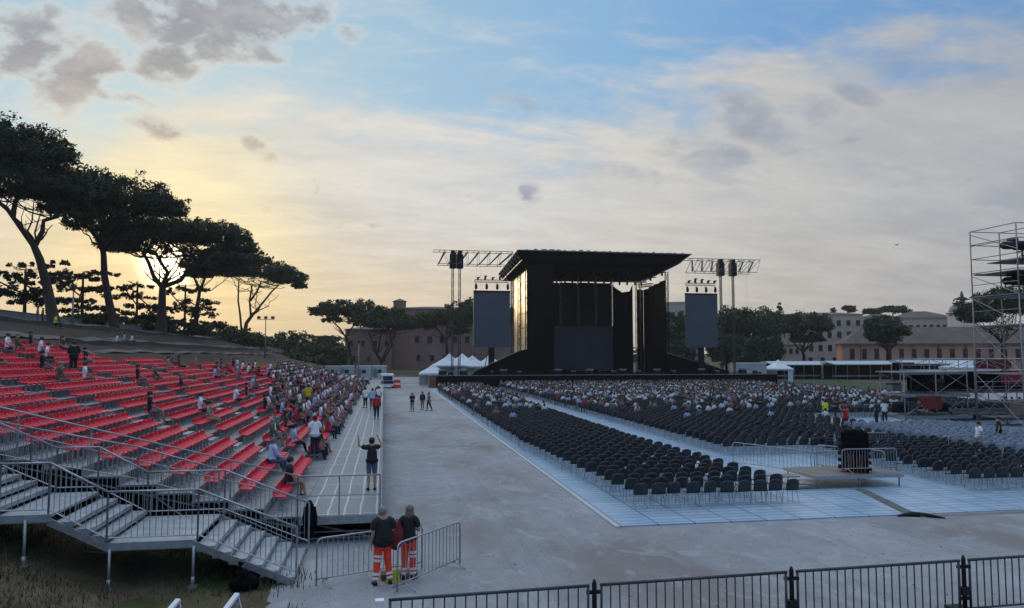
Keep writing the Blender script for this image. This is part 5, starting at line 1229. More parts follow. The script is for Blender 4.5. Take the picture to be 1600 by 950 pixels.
# single people: empty with body, clothes and hair of their own
def figure(pose, loc, rz, label, shirt, pants, hair, seed, short=False, sleeve=False, hl=False, shoe='rubber', scale=1.0, broad=1.0, bands=False, vest=None, cap=None, group=None):
    g = random.Random(seed); J, E = skel(pose, g)
    if broad != 1:
        for n in ('waist', 'chest', 'pelvis'): J[n] = (J[n][0], (J[n][1][0] * broad, J[n][1][1] * broad * 1.06))
        for n in ('shL', 'shR'): J[n] = (Vector((J[n][0].x * (broad * .5 + .5), J[n][0].y, J[n][0].z)), tuple(q_ * broad for q_ in J[n][1]))
    e = empty('person', loc, rz, label, 'person', group); e.scale = (scale,) * 3
    body = skin(J, E, sub=2); mb = MB(); mb.v = [tuple(v.co) for v in body.vertices]; mb.f = [tuple(p.vertices) for p in body.polygons]; mb.mi = [0] * len(mb.f); mb.smf = [True] * len(mb.f)
    h = J['head'][0]
    mb.tube([(h.x, h.y + .085, h.z + .03), (h.x, h.y + .112, h.z - .012), (h.x, h.y + .09, h.z - .025)], [.009, .017, .010], 7)
    for s in (-1, 1): mb.ball((h.x + s * .086, h.y + .0, h.z - .0), .026, 8, 6, (.4, .8, 1.2))
    for s in 'LR':
        w, k = J['wr' + s][0], J['ha' + s][0]; d = (k - w).normalized(); sd = Vector((0, 1, 0)) - d * d.y; sd.normalize(); nrm = d.cross(sd)
        if nrm.x * (1 if s == 'R' else -1) > 0: nrm = -nrm
        for f in range(4):
            L = (.062, .075, .070, .055)[f]; o_ = k + sd * (.021 * (1.5 - f)); mb.tube([o_ - d * .02, o_ + d * L * .45, o_ + d * L * .8 + nrm * L * .25, o_ + d * L + nrm * L * .5], [.0105, .010, .009, .007], 6)
        o_ = w + d * .025 + sd * .022; mb.tube([o_, o_ + d * .03 + sd * .025, o_ + d * .062 + sd * .030 + nrm * .01], [.013, .011, .008], 6)
    mb.build('body', M['skin'], e); bpy.data.meshes.remove(body)
    mb = MB()
    for s in (-1, 1): mb.ball((h.x + s * .033, h.y + .086, h.z + .022), .012, 8, 6)
    mb.build('eyes', M['white'], e)
    mb = MB(); mb.tube([(h.x - .024, h.y + .086, h.z - .052), (h.x, h.y + .094, h.z - .054), (h.x + .024, h.y + .086, h.z - .052)], [.004, .007, .004], 6); mb.build('mouth', M['darkred'], e)
    def sub_(names, infl, root): 
        EE = [x for x in E if x in names]; me = skin(J, EE, inflate=infl, sub=2, root=root); me.materials.clear(); return me
    Js = dict(J)
    def half(a, b, t): return (J[a][0].lerp(J[b][0], t), tuple(x + (y - x) * t for x, y in zip(J[a][1], J[b][1])))
    for s in 'LR':
        J['sl' + s] = half('sh' + s, 'el' + s, .72); J['cf' + s] = half('el' + s, 'wr' + s, .95); J['ho' + s] = half('kn' + s, 'an' + s, .93); J['kl' + s] = half('hi' + s, 'kn' + s, 1.08)
    J['hem'] = (J['pelvis'][0] + Vector((0, 0, -.14 if not pose.startswith('sit') else .02)), (.192 * broad, .158 * broad)); J['col'] = half('chest', 'neck', .97); J['col'] = (J['col'][0], (.088, .078))
    pz = J['pelvis'][0]; J['w2'] = (pz + Vector((0, 0, .06)), (.178 * broad, .150 * broad)); J['waist'] = (J['waist'][0], (max(J['waist'][1][0], .150 * broad), max(J['waist'][1][1], .118 * broad)))
    for s in 'LR': J['yo' + s] = (J['col'][0].lerp(J['sh' + s][0], .5) + Vector((0, 0, .005)), (.086, .080)); J['sx' + s] = (J['sh' + s][0].copy(), tuple(q_ * 1.05 for q_ in J['sh' + s][1]))
    ES = [('hem', 'w2'), ('w2', 'waist'), ('waist', 'chest'), ('chest', 'col')]
    for s in 'LR': ES += [('col', 'yo' + s), ('yo' + s, 'sx' + s)] + ([('sx' + s, 'el' + s), ('el' + s, 'cf' + s)] if sleeve else [('sx' + s, 'sl' + s)])
    me = skin(J, ES, inflate=.034, sub=2, root='waist'); me.materials.append(SHIRT[shirt] if shirt in SHIRT else M[shirt]); sh_o = link('vest' if vest else 'shirt', me, e)
    J['pelvis'] = (J['pelvis'][0], (.125, .10))
    EP = [('pelvis', 'hi' + s) for s in 'LR']
    for s in 'LR': EP += [('hi' + s, 'kl' + s)] if short else [('hi' + s, 'kn' + s), ('kn' + s, 'ho' + s)]
    me = skin(J, EP, inflate=.018 if not bands else .024, sub=2); me.materials.append(M[pants]); tr = link('shorts' if short else 'trousers', me, e)
    if bands:
        for s in 'LR':
            k, a = J['kn' + s][0], J['an' + s][0]; hi_ = J['hi' + s][0]
            for (p, q_, t, r) in ((k, a, .60, .083), (k, a, .83, .075)) + (((hi_, k, .62, .108), (hi_, k, .85, .102)) if s == ('L' if broad > 1 else 'R') else ()):
                c = p.lerp(q_, t); d = (q_ - p).normalized(); mb = MB(); mb.tube([c - d * .03, c + d * .03], [r, r * .97], 14, False); mb.build('reflective_band', M['reflect'], tr)
    for s in 'LR':
        a, t = J['an' + s][0], J['to' + s][0]; mb = MB(); mb.ball((a.x, a.y + .005, .045), .058, 10, 6, (.85, 1.0, .75)); mb.ball((t.x, t.y - .02, .035), .055, 10, 6, (.85, 1.6, .62)); mb.b2(a.x - .045, a.x + .045, a.y - .055, t.y + .05, .0, .02); mb.build('shoe', M[shoe], e)
    mb = MB(); mb.ball((h.x, h.y - .020, h.z + .042), .114, 14, 10, (.90, 1.0, .98))
    if hl:
        mb.ball((h.x, h.y - .045, h.z - .045), .108, 12, 8, (1.02, .80, 1.15)); mb.ball((h.x - .06, h.y - .0, h.z - .04), .06, 8, 6, (.7, 1, 1.6)); mb.ball((h.x + .06, h.y - .0, h.z - .04), .06, 8, 6, (.7, 1, 1.6))
    else: mb.ball((h.x, h.y - .06, h.z - .02), .075, 12, 8, (1.05, .6, .95))
    mb.build('hair' if not cap else 'helmet', M[hair] if not cap else M[cap], e)
    return e
wa = G(599, 913); wb = G(638, 905)
figure('stride', (wa.x - .02, wa.y, 0), .22, 'broad grey haired person in black shirt and orange reflective trousers behind the barrier', 'black', 'orange', 'hairgrey', 1, broad=1.22, bands=True, scale=1.02)
figure('fold', (wb.x, wb.y, 0), -.1, 'ash blond person in black shirt and orange reflective trousers, right of the grey haired one', 'black', 'orange', 'hairblond', 2, hl=True, broad=.97, bands=True, scale=.99)
figure('armup', (-.35, 25.7, .8), .1, 'person in dark top and pale shorts raising both arms on the walkway edge', 'black', 'denim', 'hairdark', 3, short=True)
p = G(644, 643); figure('fold', (p.x, p.y, 0), 2.9, 'leftmost of three people standing on the road, in black top and pale trousers', 'black', 'tan', 'hairdark', 4)
p = G(660, 640); figure('stand', (p.x, p.y, 0), 2.6, 'middle of three people on the road, dark jacket over pale trousers', 'navy blue', 'tan', 'hairdark', 5, sleeve=True)
p = G(670, 642); figure('walk', (p.x, p.y, 0), 1.9, 'rightmost of three people on the road, in grey top and black trousers', 'grey', 'navy', 'hairdark', 6)
p = G(588, 655, .8); figure('stand', (-.45, p.y, .8), 0, 'person in red shirt and black trousers standing on the walkway', 'red', 'rubber', 'hairdark', 7, sleeve=True)
figure('fold', (-2.8, 32.2, 1.05), .3, 'person in white shirt standing among the lowest rows by the second aisle', 'white', 'navy', 'hairdark', 8)
figure('stand', (-5.1, 53, 1.55), .2, 'person in yellow shirt standing in an aisle of the grandstand', 'yellow', 'navy', 'hairdark', 9)
p = P(114, 590, 42); figure('fold', (p.x, 42, .8 + RISE * round((X0 - p.x) / PITCH)), .5, 'person in a black coat standing among the upper red rows', 'black', 'rubber', 'hairdark', 10, sleeve=True, broad=1.15)
for k, (x, lb, sh_, rz) in enumerate(((-.9, 'person in pale shirt first from the left in the standing group at the far walkway', 'pale blue', 0), (-1.5, 'person in white shirt standing left in the far walkway group', 'white', .4), (-.4, 'person in white shirt at the road side of the far walkway group', 'white', -.3))):
    figure('stand', (x, 63 + k * 2, .8), rz, lb, sh_, 'navy', 'hairdark', 20 + k)
figure('stand', (-.5, 71, .8), 0, 'person in yellow helmet and black jacket on the far walkway', 'black', 'navy', 'hairdark', 24, sleeve=True, cap='hivis')
p = P(86, 500, 95); z = hgt(-36.5, 93); p = PX(86, 512, -36.5); figure('sit', (-36.5, p.y, hgt(-36.5, p.y) - .12), -1.3, 'person in a bright yellow vest sitting below the tallest pine', 'hivis', 'navy', 'hairdark', 25, vest=True, scale=1.25)
p = PX(66, 508, -38); figure('stand', (-38, p.y, hgt(-38, p.y)), -1, 'person in dark clothes standing on the ridge left of the yellow vest', 'black', 'rubber', 'hairdark', 26)
p = PX(58, 508, -38); figure('stand', (-38, p.y, hgt(-38, p.y)), -1, 'person in pale top standing at the left of the ridge pair', 'grey', 'denim', 'hairdark', 27)
for k, (px, c_) in enumerate(((182, 'white'), (194, 'pale blue'), (206, 'white'))):
    p = PX(px, 540, -30); figure('sit_wide', (-30, p.y, hgt(-30, p.y) - .28), -1.2, ['left', 'middle', 'right'][k] + f' person of three sitting on the bare bank, in a {c_} top', c_, 'denim', 'hairdark', 30 + k, short=True)
fl = [(1290, 660, 'stand', 'hivis', 'person in bright yellow vest standing beyond the black chairs', 0), (1322, 676, 'phone', 'red', 'person in red and black top standing behind the equipment stack', .3), (1306, 658, 'fold', 'black', 'person in black standing just right of the yellow vest', 1.0),
      (1370, 664, 'stand', 'black', 'person in black standing before the scaffold structures', .4), (1383, 662, 'fold', 'white', 'person in white shirt standing before the scaffold structures', -.4), (1531, 712, 'walk', 'white', 'person in long white top walking beside the grey chairs', 1.3),
      (1562, 700, 'stand', 'black', 'person in black standing among the grey chairs', .8)]
for k, (px, py, ps_, c_, lb, rz) in enumerate(fl):
    p = G(px, py); figure(ps_, (p.x, p.y, .045), rz, lb, c_, 'navy' if c_ != 'white' or k != 5 else 'tan', 'hairdark', 40 + k, vest=c_ == 'hivis')
figure('sit', (X0 - .60, 24.9, .78), -1.35, 'person in dark top bending forward on the lowest red row near the railing', 'black', 'tan', 'hairdark', 60, short=True)
figure('sit_wide', (X0 - 1.6, 28.2, 1.03), -1.0, 'person in a pale blue top leaning over behind the lowest red row', 'pale blue', 'denim', 'hairblond', 61, sleeve=True)

# ------------------------------------------------------------------ barriers
def barrier(a, b, m, label, group, cat='barrier', h=1.1, rounded=True, nbar=20, r=.021, feet=True, low=.18, name='crowd_barrier'):
    a = Vector(a); b = Vector(b); L = (b - a).length; e = empty(name, (a.x, a.y, a.z), math.atan2(b.y - a.y, b.x - a.x), label, cat, group)
    mb = MB(); c = .12 if rounded else .0
    pts = [(0, 0, .03), (0, 0, h - c)] + ([(c * .3, 0, h - c * .3)] if rounded else []) + [(c, 0, h), (L - c, 0, h)] + ([(L - c * .3, 0, h - c * .3)] if rounded else []) + [(L, 0, h - c), (L, 0, .03)]
    if rounded: mb.tube(pts, r, 7)
    else: mb.bar((0, 0, .03), (0, 0, h), r, 6); mb.bar((L, 0, .03), (L, 0, h), r, 6); mb.bar((-r, 0, h), (L + r, 0, h), r * 1.15, 6)
    mb.bar((0, 0, low), (L, 0, low), r * .85, 6); mb.build('frame', m, e)
    mb = MB()
    for k in range(1, nbar + 1): x = L * k / (nbar + 1); mb.bar((x, 0, low), (x, 0, h - .01), .0095 if rounded else .014, 5)
    mb.build('bars', m, e)
    if feet:
        for x in (.25, L - .25):
            mb = MB(); mb.tube([(x, -.32, .015), (x, -.28, .05), (x, -.1, .12), (x, 0, .16), (x, .1, .12), (x, .28, .05), (x, .32, .015)], .015, 6); mb.bar((x, 0, .12), (x, 0, low + .02), .015, 6); mb.build('foot', m, e)
    return e
FB = 'dark barriers along the bottom edge'
fp = [((.16, 13.33), (3.76, 13.50), 'leftmost dark barrier along the bottom edge'), ((4.02, 13.52), (7.80, 13.66), 'second dark barrier from the left along the bottom edge'), ((8.06, 13.68), (11.75, 13.80), 'third dark barrier from the left along the bottom edge'), ((12.02, 13.82), (15.7, 13.95), 'rightmost dark barrier along the bottom edge')]
for k, (a, b, lb) in enumerate(fp): barrier((*a, 0), (*b, 0), M['darksteel'], lb, FB, rounded=False, nbar=20 if k else 18, low=.12, feet=False, r=.026)
for k, x in enumerate((3.89, 7.93, 11.88)):
    y = 13.4 + .035 * x; e = empty('fence_post', (x, y, 0), 0, ['left', 'middle', 'right'][k] + ' black joining post between the dark barriers', 'post', 'joining posts of the dark barriers')
    mb = MB(); mb.tube([(0, 0, 0), (0, 0, 1.12), (0, 0, 1.2)], [.045, .045, .02], 8); link('post', mb.mesh('fence_post_shaft', M['blackmetal']), e)
    mb = MB(); mb.b2(-.15, .15, -.03, .03, .94, 1.0); mb.b2(-.13, .13, -.03, .03, .3, .36); link('clamp', mb.mesh('fence_clamp', M['blackmetal']), e)
    mb = MB(); mb.box((0, 0, .05), (.4, .7, .1)); mb.box((0, 0, .48), (.2, .12, .16)); link('foot', mb.mesh('fence_foot', M['rubber']), e)
BG = 'galvanised barriers around the two workers'
barrier((-1.47, 17.95, 0), (1.0, 18.95, 0), M['galv'], 'long galvanised barrier running behind the two workers', BG)
barrier((.36, 17.2, 0), (1.97, 19.15, 0), M['galv'], 'galvanised barrier angled towards the camera right of the workers', BG, nbar=16)
def gb(px0, py0, px1, py1, label): a, b = G(px0, py0, .045), G(px1, py1, .045); barrier(a, b, M['galv'], label, 'barriers around the equipment stack')
barrier((16.6, 33.6, .045), (18.4, 29.9, .045), M['galv'], 'barrier along the aisle left of the equipment stack', 'barriers around the equipment stack')
barrier((18.5, 29.8, .045), (20.6, 29.6, .045), M['galv'], 'barrier directly behind the equipment stack', 'barriers around the equipment stack')
barrier((18.2, 27.35, .6), (20.6, 27.3, .6), M['galv'], 'barrier in front of the black equipment stack', 'barriers around the equipment stack', nbar=18, h=.95)
barrier((20.0, 32.0, .045), (21.6, 29.4, .045), M['galv'], 'barrier right of the equipment stack beside the chairs', 'barriers around the equipment stack')
barrier((24.6, 36.2, .045), (27.0, 36.4, .045), M['galv'], 'barrier between the black and the grey chairs, left one', 'barriers between black and grey chairs', nbar=12)
barrier((29.0, 34.4, .045), (31.2, 34.6, .045), M['galv'], 'barrier between the black and the grey chairs, right one', 'barriers between black and grey chairs', nbar=12)
# mixing riser and covered stack
e = empty('low_riser', (18.0, 26.9, .045), 0, 'low plywood riser carrying the black equipment stack', 'riser')
mb = MB(); mb.b2(-1.1, 2.7, .2, 2.6, .42, .50); link('deck', mb.mesh('riser_deck', mat('riser_boards', (.20, .175, .155), .8)), e)
mb = MB(); mb.b2(-1.12, 2.72, .17, .2, .38, .51); mb.b2(-1.13, -1.1, .2, 2.6, .38, .51); mb.b2(2.7, 2.73, .2, 2.6, .38, .51); link('edge_frame', mb.mesh('riser_edge', M['galv']), e)
for x in (-1.0, .8, 2.6):
    for y in (.3, 2.5): mb = MB(); mb.bar((x, y, 0), (x, y, .42), .03, 6); link('leg', mb.mesh('riser_leg', M['steel']), e)
mb = MB(); mb.b2(-2.3, -1.14, .2, .9, .2, .24); mb.b2(-2.3, -1.14, 1.3, 2.0, .3, .34); mb.bar((-2.25, .3, 0), (-2.25, .3, .2), .02); mb.bar((-2.25, 1.9, 0), (-2.25, 1.9, .3), .02); link('loose_boards', mb.mesh('riser_boards', M['plywood']), e)
e = empty('equipment_stack', (19.2, 28.0, .55), -.56, 'tall black covered equipment stack with knobbly sides on the plywood riser', 'equipment')
mb = MB(); mb.box((0, 0, .42), (1.0, .85, .80)); link('rack_base', mb.mesh('rack_base', M['black']), e)
mb = MB(); mb.box((0, 0, 1.22), (1.05, .9, .78), top=(.95, .97)); mb.box((0, 0, 1.66), (.92, .8, .1), top=(.7, .8)); link('black_cover', mb.mesh('rack_cover', M['black']), e)
mb = MB()
for k in range(5): mb.box((-.56, -.2, .2 + k * .28), (.16, .25, .14)); mb.box((.56, -.2, .15 + k * .25), (.12, .2, .12))
link('connectors', mb.mesh('rack_conn', M['rubber']), e)
mb = MB()
for k in range(6): mb.tube([(-.36 + k * .14, -.45, .75), (-.38 + k * .15, -.50, .35), (-.36 + k * .14, -.55, .02)], .022, 5)
link('cables', mb.mesh('rack_cables', M['wood']), e)
e = empty('cable_ramp', (18.2, 26.8, .045), 0, 'dark cable ramp running from the riser to the front edge of the floor', 'cable ramp')
mb = MB(); a, b = Vector((18.6, 26.8, 0)), Vector((17.35, 22.35, 0)); d = (b - a).normalized(); s_ = Vector((d.y, -d.x, 0))
for k in range(5):
    p0, p1 = a.lerp(b, k / 5 + .004), a.lerp(b, (k + 1) / 5 - .004); L = e.location
    vs = [tuple(p - Vector((L.x, L.y, 0)) + s_ * w + Vector((0, 0, z))) for p in (p0, p1) for w, z in ((-.22, .003), (-.10, .055), (.10, .055), (.22, .003))]
    mb.add(vs, [(0, 1, 5, 4), (1, 2, 6, 5), (2, 3, 7, 6), (0, 3, 2, 1), (4, 5, 6, 7)])
link('segments', mb.mesh('ramp_segments', mat('ramp_rubber', (.10, .11, .11), .8)), e)
e = empty('cable_ramp', (17.4, 22.2, 0), 0, 'long pale cable ramp lying along the front edge of the floor', 'cable ramp')
mb = MB(); mb.box((3.6, .02, .03), (7.0, .35, .05), top=(1, .5)); link('segments', mb.mesh('ramp_long', M['concrete']), e)
mb = MB(); mb.tube([(-.5, .15, .03), (-.1, .05, .09), (.3, -.1, .07), (.7, -.45, .03)], [.04, .08, .07, .02], 6); mb.tube([(-.6, .1, .03), (0, .2, .08), (.5, .1, .05)], [.03, .06, .03], 6); link('cable_loop', mb.mesh('cable_loop', M['rubber']), e)
# bags and bits by the workers
e = empty('red_bag', (.33, 18.05, 0), .1, 'dark red backpack hanging between the two workers', 'bag'); e.location = (.33, 18.0, .78)
mb = MB(); mb.sm = True; mb.ball((0, 0, .30), .25, 12, 10, (.72, .5, 1.35)); link('sack', mb.mesh('bag_sack', M['darkred']), e)
mb = MB(); mb.tube([(-.08, -.08, .52), (-.16, -.12, .64), (.02, -.12, .70), (.1, -.08, .56)], .018, 6); mb.box((0, -.12, .2), (.22, .06, .18)); link('strap', mb.mesh('bag_strap', M['darkred']), e)
e = empty('yellow_bag', (.28, 18.0, 0), 0, 'yellow green bag standing on the ground between the workers', 'bag')
mb = MB(); mb.box((0, 0, .15), (.34, .2, .28), top=(.8, .6)); link('sack', mb.mesh('ybag', M['yellow']), e)
mb = MB(); mb.tube([(-.1, 0, .28), (-.07, 0, .42), (.07, 0, .42), (.1, 0, .28)], .012, 6); link('handle', mb.mesh('ybag_h', M['yellow']), e)
e = empty('brown_box', (.42, 18.35, 0), .05, 'flat brown cardboard box lying behind the yellow bag', 'box')
mb = MB(); mb.box((0, 0, .07), (.85, .35, .13)); link('carton', mb.mesh('carton', M['wood']), e); mb = MB(); mb.box((0, -.08, .141), (.86, .17, .008)); mb.box((0, .1, .145), (.86, .17, .008)); link('flap', mb.mesh('carton_flap', M['wood']), e)
p = G(597, 940); e = empty('bollard', (p.x, p.y, 0), 0, 'short white post on a dark base at the end of the dark barriers', 'post')
e.location = (-.02, 13.4, 0)
mb = MB(); mb.b2(-.07, .07, -.07, .07, .1, 1.06); mb.box((0, 0, 1.075), (.15, .15, .03)); link('post', mb.mesh('bol', M['white']), e); mb = MB(); mb.box((0, 0, .05), (.3, .3, .1)); mb.box((0, 0, .72), (.2, .2, .14)); link('base', mb.mesh('bol_b', M['grey']), e)
e = empty('black_sack', (-3.05, 17.9, hgt(-3.05, 17.9)), .4, 'black rubbish sack on the ground at the foot of the stairs', 'sack')
mb = MB(); mb.ball((0, 0, .18), .27, 9, 7, (1.1, .8, .75)); mb.ball((.20, .05, .13), .17, 7, 5, (1, .9, .8)); mb.ball((-.16, .02, .14), .16, 7, 5); mb.ball((-.03, 0, .36), .13, 7, 5, (1.2, 1, 1)); mb.v = [(x + .02 * math.sin(z * 40 + y * 23), y + .02 * math.sin(x * 35), z + .015 * math.sin(x * 41 + y * 17)) for x, y, z in mb.v]; link('bag', mb.mesh('sack', M['black']), e); mb = MB(); mb.tube([(-.1, 0, .48), (-.1, 0, .55), (-.08, 0, .64)], [.05, .03, .07], 8); link('knot', mb.mesh('sack_knot', M['black']), e)
e = empty('black_coat', (-1.98, 21.6, .0), 0, 'black coat hanging on the corner post beside the foot of the grandstand railing', 'coat'); e.scale = (.70, .70, .82)
mb = MB(); mb.tube([(0, 0, .35), (0, 0, .75), (0, 0, 1.2), (0, 0, 1.45), (0, 0, 1.58)], [.20, .19, .20, .15, .05], 10); mb.v = [(x, y * .6, z) for x, y, z in mb.v]; link('cloth', mb.mesh('coat', M['black']), e)
mb = MB(); mb.tube([(.15, 0, 1.35), (.24, .02, 1.0), (.22, .0, .7)], [.08, .07, .06], 8); mb.tube([(-.15, 0, 1.35), (-.22, .02, 1.0), (-.2, .0, .75)], [.08, .07, .06], 8); link('sleeve', mb.mesh('coat_s', M['black']), e)
for k, (x, lb) in enumerate(((-3.55, 'left pale rail end rising at the bottom edge'), (-2.55, 'right pale rail end rising at the bottom edge'))):
    e = empty('hand_rail', (x, 14.3, hgt(x, 14.3)), 0, lb, 'railing', 'rail ends at the bottom edge')
    mb = MB(); mb.beam((-.5, -1.3, .45), (0, 0, 1.04), .09, .05); link('top_rail', mb.mesh('hr', M['white']), e)
    mb = MB(); mb.bar((0, 0, 0), (0, 0, 1.03), .025, 6); mb.bar((0, .02, 1.03), (.28, -.35, .35), .02, 5); mb.bar((-.48, -1.25, 0), (-.48, -1.25, .46), .025, 6); link('post', mb.mesh('hrp', M['galv']), e)

# ------------------------------------------------------------------ far items: cabins, tents, vehicles, lamps
def cabin(px0, px1, Y, label, h=2.7):
    a, b = P(px0, 580, Y), P(px1, 580, Y); w = b.x - a.x; e = empty('cabin', ((a.x + b.x) / 2, Y, 0), 0, label, 'cabin', 'portable cabins')
    mb = MB(); mb.b2(-w / 2, w / 2, 0, 2.4, .15, h); link('wall', mb.mesh('cab', M['cabin']), e)
    mb = MB(); mb.b2(-w / 2 - .06, w / 2 + .06, -.06, 2.46, h + .003, h + .15); link('roof', mb.mesh('cabr', M['white']), e)
    n = max(1, int(w / 2.6))
    for k in range(n):
        x = -w / 2 + w * (k + .5) / n; mb = MB(); mb.b2(x - .45, x + .45, -.05, -.003, 1.2, 2.0); link('window', mb.mesh('cabw', M['pane']), e)
    mb = MB(); mb.b2(-w / 2 + .2, -w / 2 + 1.0, -.04, -.003, .2, 2.2); link('door', mb.mesh('cabd', M['grey']), e)
for a in ((508, 530, 168, 'first white cabin from the left at the end of the grandstand'), (531, 553, 170, 'second white cabin from the left at the end of the grandstand'), (557, 580, 168, 'third white cabin from the left behind the parked cars'), (582, 604, 170, 'fourth white cabin from the left beside the road end'),
          (1096, 1112, 132, 'small white cabin just right of the right screen', 3.4), (1150, 1198, 134, 'long white cabin right of the stage', 3.6)): cabin(*a)
def tent(px, Y, w, label, h=2.3, ph=1.5, walls=True):
    c = P(px, 580, Y); e = empty('gazebo_tent', (c.x, Y, 0), 0, label, 'tent', 'white pointed tents')
    mb = MB(); r = w / 2; mb.add([(-r, -r, h), (r, -r, h), (r, r, h), (-r, r, h), (-r * .35, -r * .35, h + ph * .55), (r * .35, -r * .35, h + ph * .55), (r * .35, r * .35, h + ph * .55), (-r * .35, r * .35, h + ph * .55), (0, 0, h + ph)],
        [(0, 1, 5, 4), (1, 2, 6, 5), (2, 3, 7, 6), (3, 0, 4, 7), (4, 5, 8), (5, 6, 8), (6, 7, 8), (7, 4, 8)]); mb.b2(-r, r, -r - .02, -r, h - .3, h); mb.b2(-r - .02, -r, -r, r, h - .3, h); link('canopy', mb.mesh('tentc', M['tent']), e)
    for sx in (-1, 1):
        for sy in (-1, 1): mb = MB(); mb.bar((sx * r * .98, sy * r * .98, 0), (sx * r * .98, sy * r * .98, h), .04); link('pole', mb.mesh('tentp', M['steel']), e)
    if walls: mb = MB(); mb.b2(-r * .96, r * .4, r * .9, r * .93, .1, h - .02); link('side_wall', mb.mesh('tentw', M['tent']), e); mb = MB(); mb.b2(r * .45, r * .96, -r * .93, -r * .9, .1, h - .02); link('side_wall', mb.mesh('tentw', M['tent']), e)
for a in ((677, 128, 4.6, 'small white tent left of the tent row behind the stage corner', 2.2, 1.6), (702, 150, 6.5, 'leftmost big white tent behind the left mast', 3.2, 2.4), (738, 152, 6.5, 'white tent below the left screen', 3.0, 2.2), (765, 156, 6.0, 'white tent right of the left screen', 3.0, 2.4), (722, 160, 6.5, 'rear white tent between the two big front ones', 3.4, 2.2),
          (1216, 135, 4.2, 'single white tent right of the long cabin', 2.6, 1.8), (1505, 118, 5.5, 'flat white tent in front of the salmon building', 3.1, 1.1)): tent(*a)
def car(px, py, rz, label, kind='van', paint='carpaint', L=5.2, W=1.95, H=2.3):
    c = G(px, py); e = empty('parked_van' if kind == 'van' else 'parked_car', (c.x, c.y + L / 2, 0), rz, label, 'van' if kind == 'van' else 'car')
    if kind == 'van': side = [(-L / 2, .35), (-L / 2, H * .9), (-L / 2 + .15, H), (L * .22, H), (L * .36, H * .62), (L / 2, H * .5), (L / 2, .35)]
    else: side = [(-L / 2, .3), (-L / 2, H * .62), (-L * .38, H * .68), (-L * .25, H), (L * .12, H), (L * .28, H * .66), (L / 2, H * .56), (L / 2, .3)]
    mb = MB(); mb.prism([(y, z) for y, z in side], -W / 2, W / 2, 'x'); link('body', mb.mesh('carb', M[paint]), e)
    mb = MB(); mb.b2(-W * .40, W * .40, -L / 2 - .02, -L / 2 - .003, H * .55, H * .85); 
    for s in (-1, 1): mb.b2(s * W / 2 - .012 + .01 * s, s * W / 2 + .012 + .01 * s, -L * .2, L * .22, H * .62, H * .88)
    link('window', mb.mesh('carw', M['glass']), e)
    for s in (-1, 1):
        for y in (-L * .3, L * .3):
            mb = MB(); mb.tube([(s * W / 2 - .12 * s, y, .33), (s * W / 2 + .05 * s, y, .33)], .33, 14); w = link('wheel', mb.mesh('carwh', M['rubber']), e); mb = MB(); mb.tube([(s * W / 2 + .051 * s, y, .33), (s * W / 2 + .065 * s, y, .33)], .19, 10); link('rim', mb.mesh('carrim', M['galv']), w)
        mb = MB(); mb.b2(s * W * .44 - .1, s * W * .44 + .1, -L / 2 - .03, -L / 2 - .004, H * .35, H * .5); link('tail_light', mb.mesh('cartl', M['darkred']), e)
    return e
v = car(604, 607, .05, 'white van with dark blue lower half parked at the left side of the road'); mb = MB(); mb.b2(-.9, .9, -2.64, -2.605, .75, 1.2); link('stripe', mb.mesh('vs', M['navy']), v)
car(567, 606, .1, 'silver car parked left of the white van beyond the crowd', 'car', 'grey', 4.4, 1.8, 1.5); car(548, 600, -.3, 'pale car parked behind the grandstand end', 'car', 'carpaint', 4.3, 1.8, 1.5)
e = empty('orange_barrier', (2.2, 121, 0), 0, 'orange and white plastic barrier right of the white van', 'barrier')
mb = MB(); mb.prism([(-.6, 0), (.6, 0), (.5, 1.3), (-.5, 1.3)], -.25, .25); link('block', mb.mesh('ob', M['orange']), e); mb = MB(); mb.b2(-.5, .5, -.27, -.253, .5, .8); link('band', mb.mesh('obb', M['reflect']), e)
def lamp(px, pb_, pt, Y, label, flood=True):
    b = P(px, pb_, Y); t = P(px, pt, Y); e = empty('street_lamp', (b.x, Y, b.z), 0, label, 'street lamp', 'lamp posts'); H = t.z - b.z
    mb = MB(); mb.tube([(0, 0, -.5), (0, 0, H)], [.16, .08], 8); link('post', mb.mesh('lp', M['steel']), e)
    if flood:
        mb = MB(); mb.bar((-1.6, 0, H), (1.6, 0, H), .06); link('cross_arm', mb.mesh('la', M['steel']), e)
        for k in range(3): mb = MB(); mb.box((-1.3 + 1.3 * k, -.1, H + .35), (.6, .35, .5), rz=.3 * k); link('floodlight', mb.mesh('lf', M['darksteel']), e)
    else: mb = MB(); mb.tube([(0, 0, H), (0, 0, H + .3), (0, 0, H + .8), (0, 0, H + .95)], [.15, .25, .4, .1], 8); link('lantern', mb.mesh('ll', M['darksteel']), e)
lamp(414, 560, 499, 150, 'floodlight mast behind the left grandstand'); lamp(560, 590, 537, 160, 'dark street lamp in front of the brown building', False); lamp(113, 505, 455, 104, 'thin lamp post between the cedar and the second pine', False)
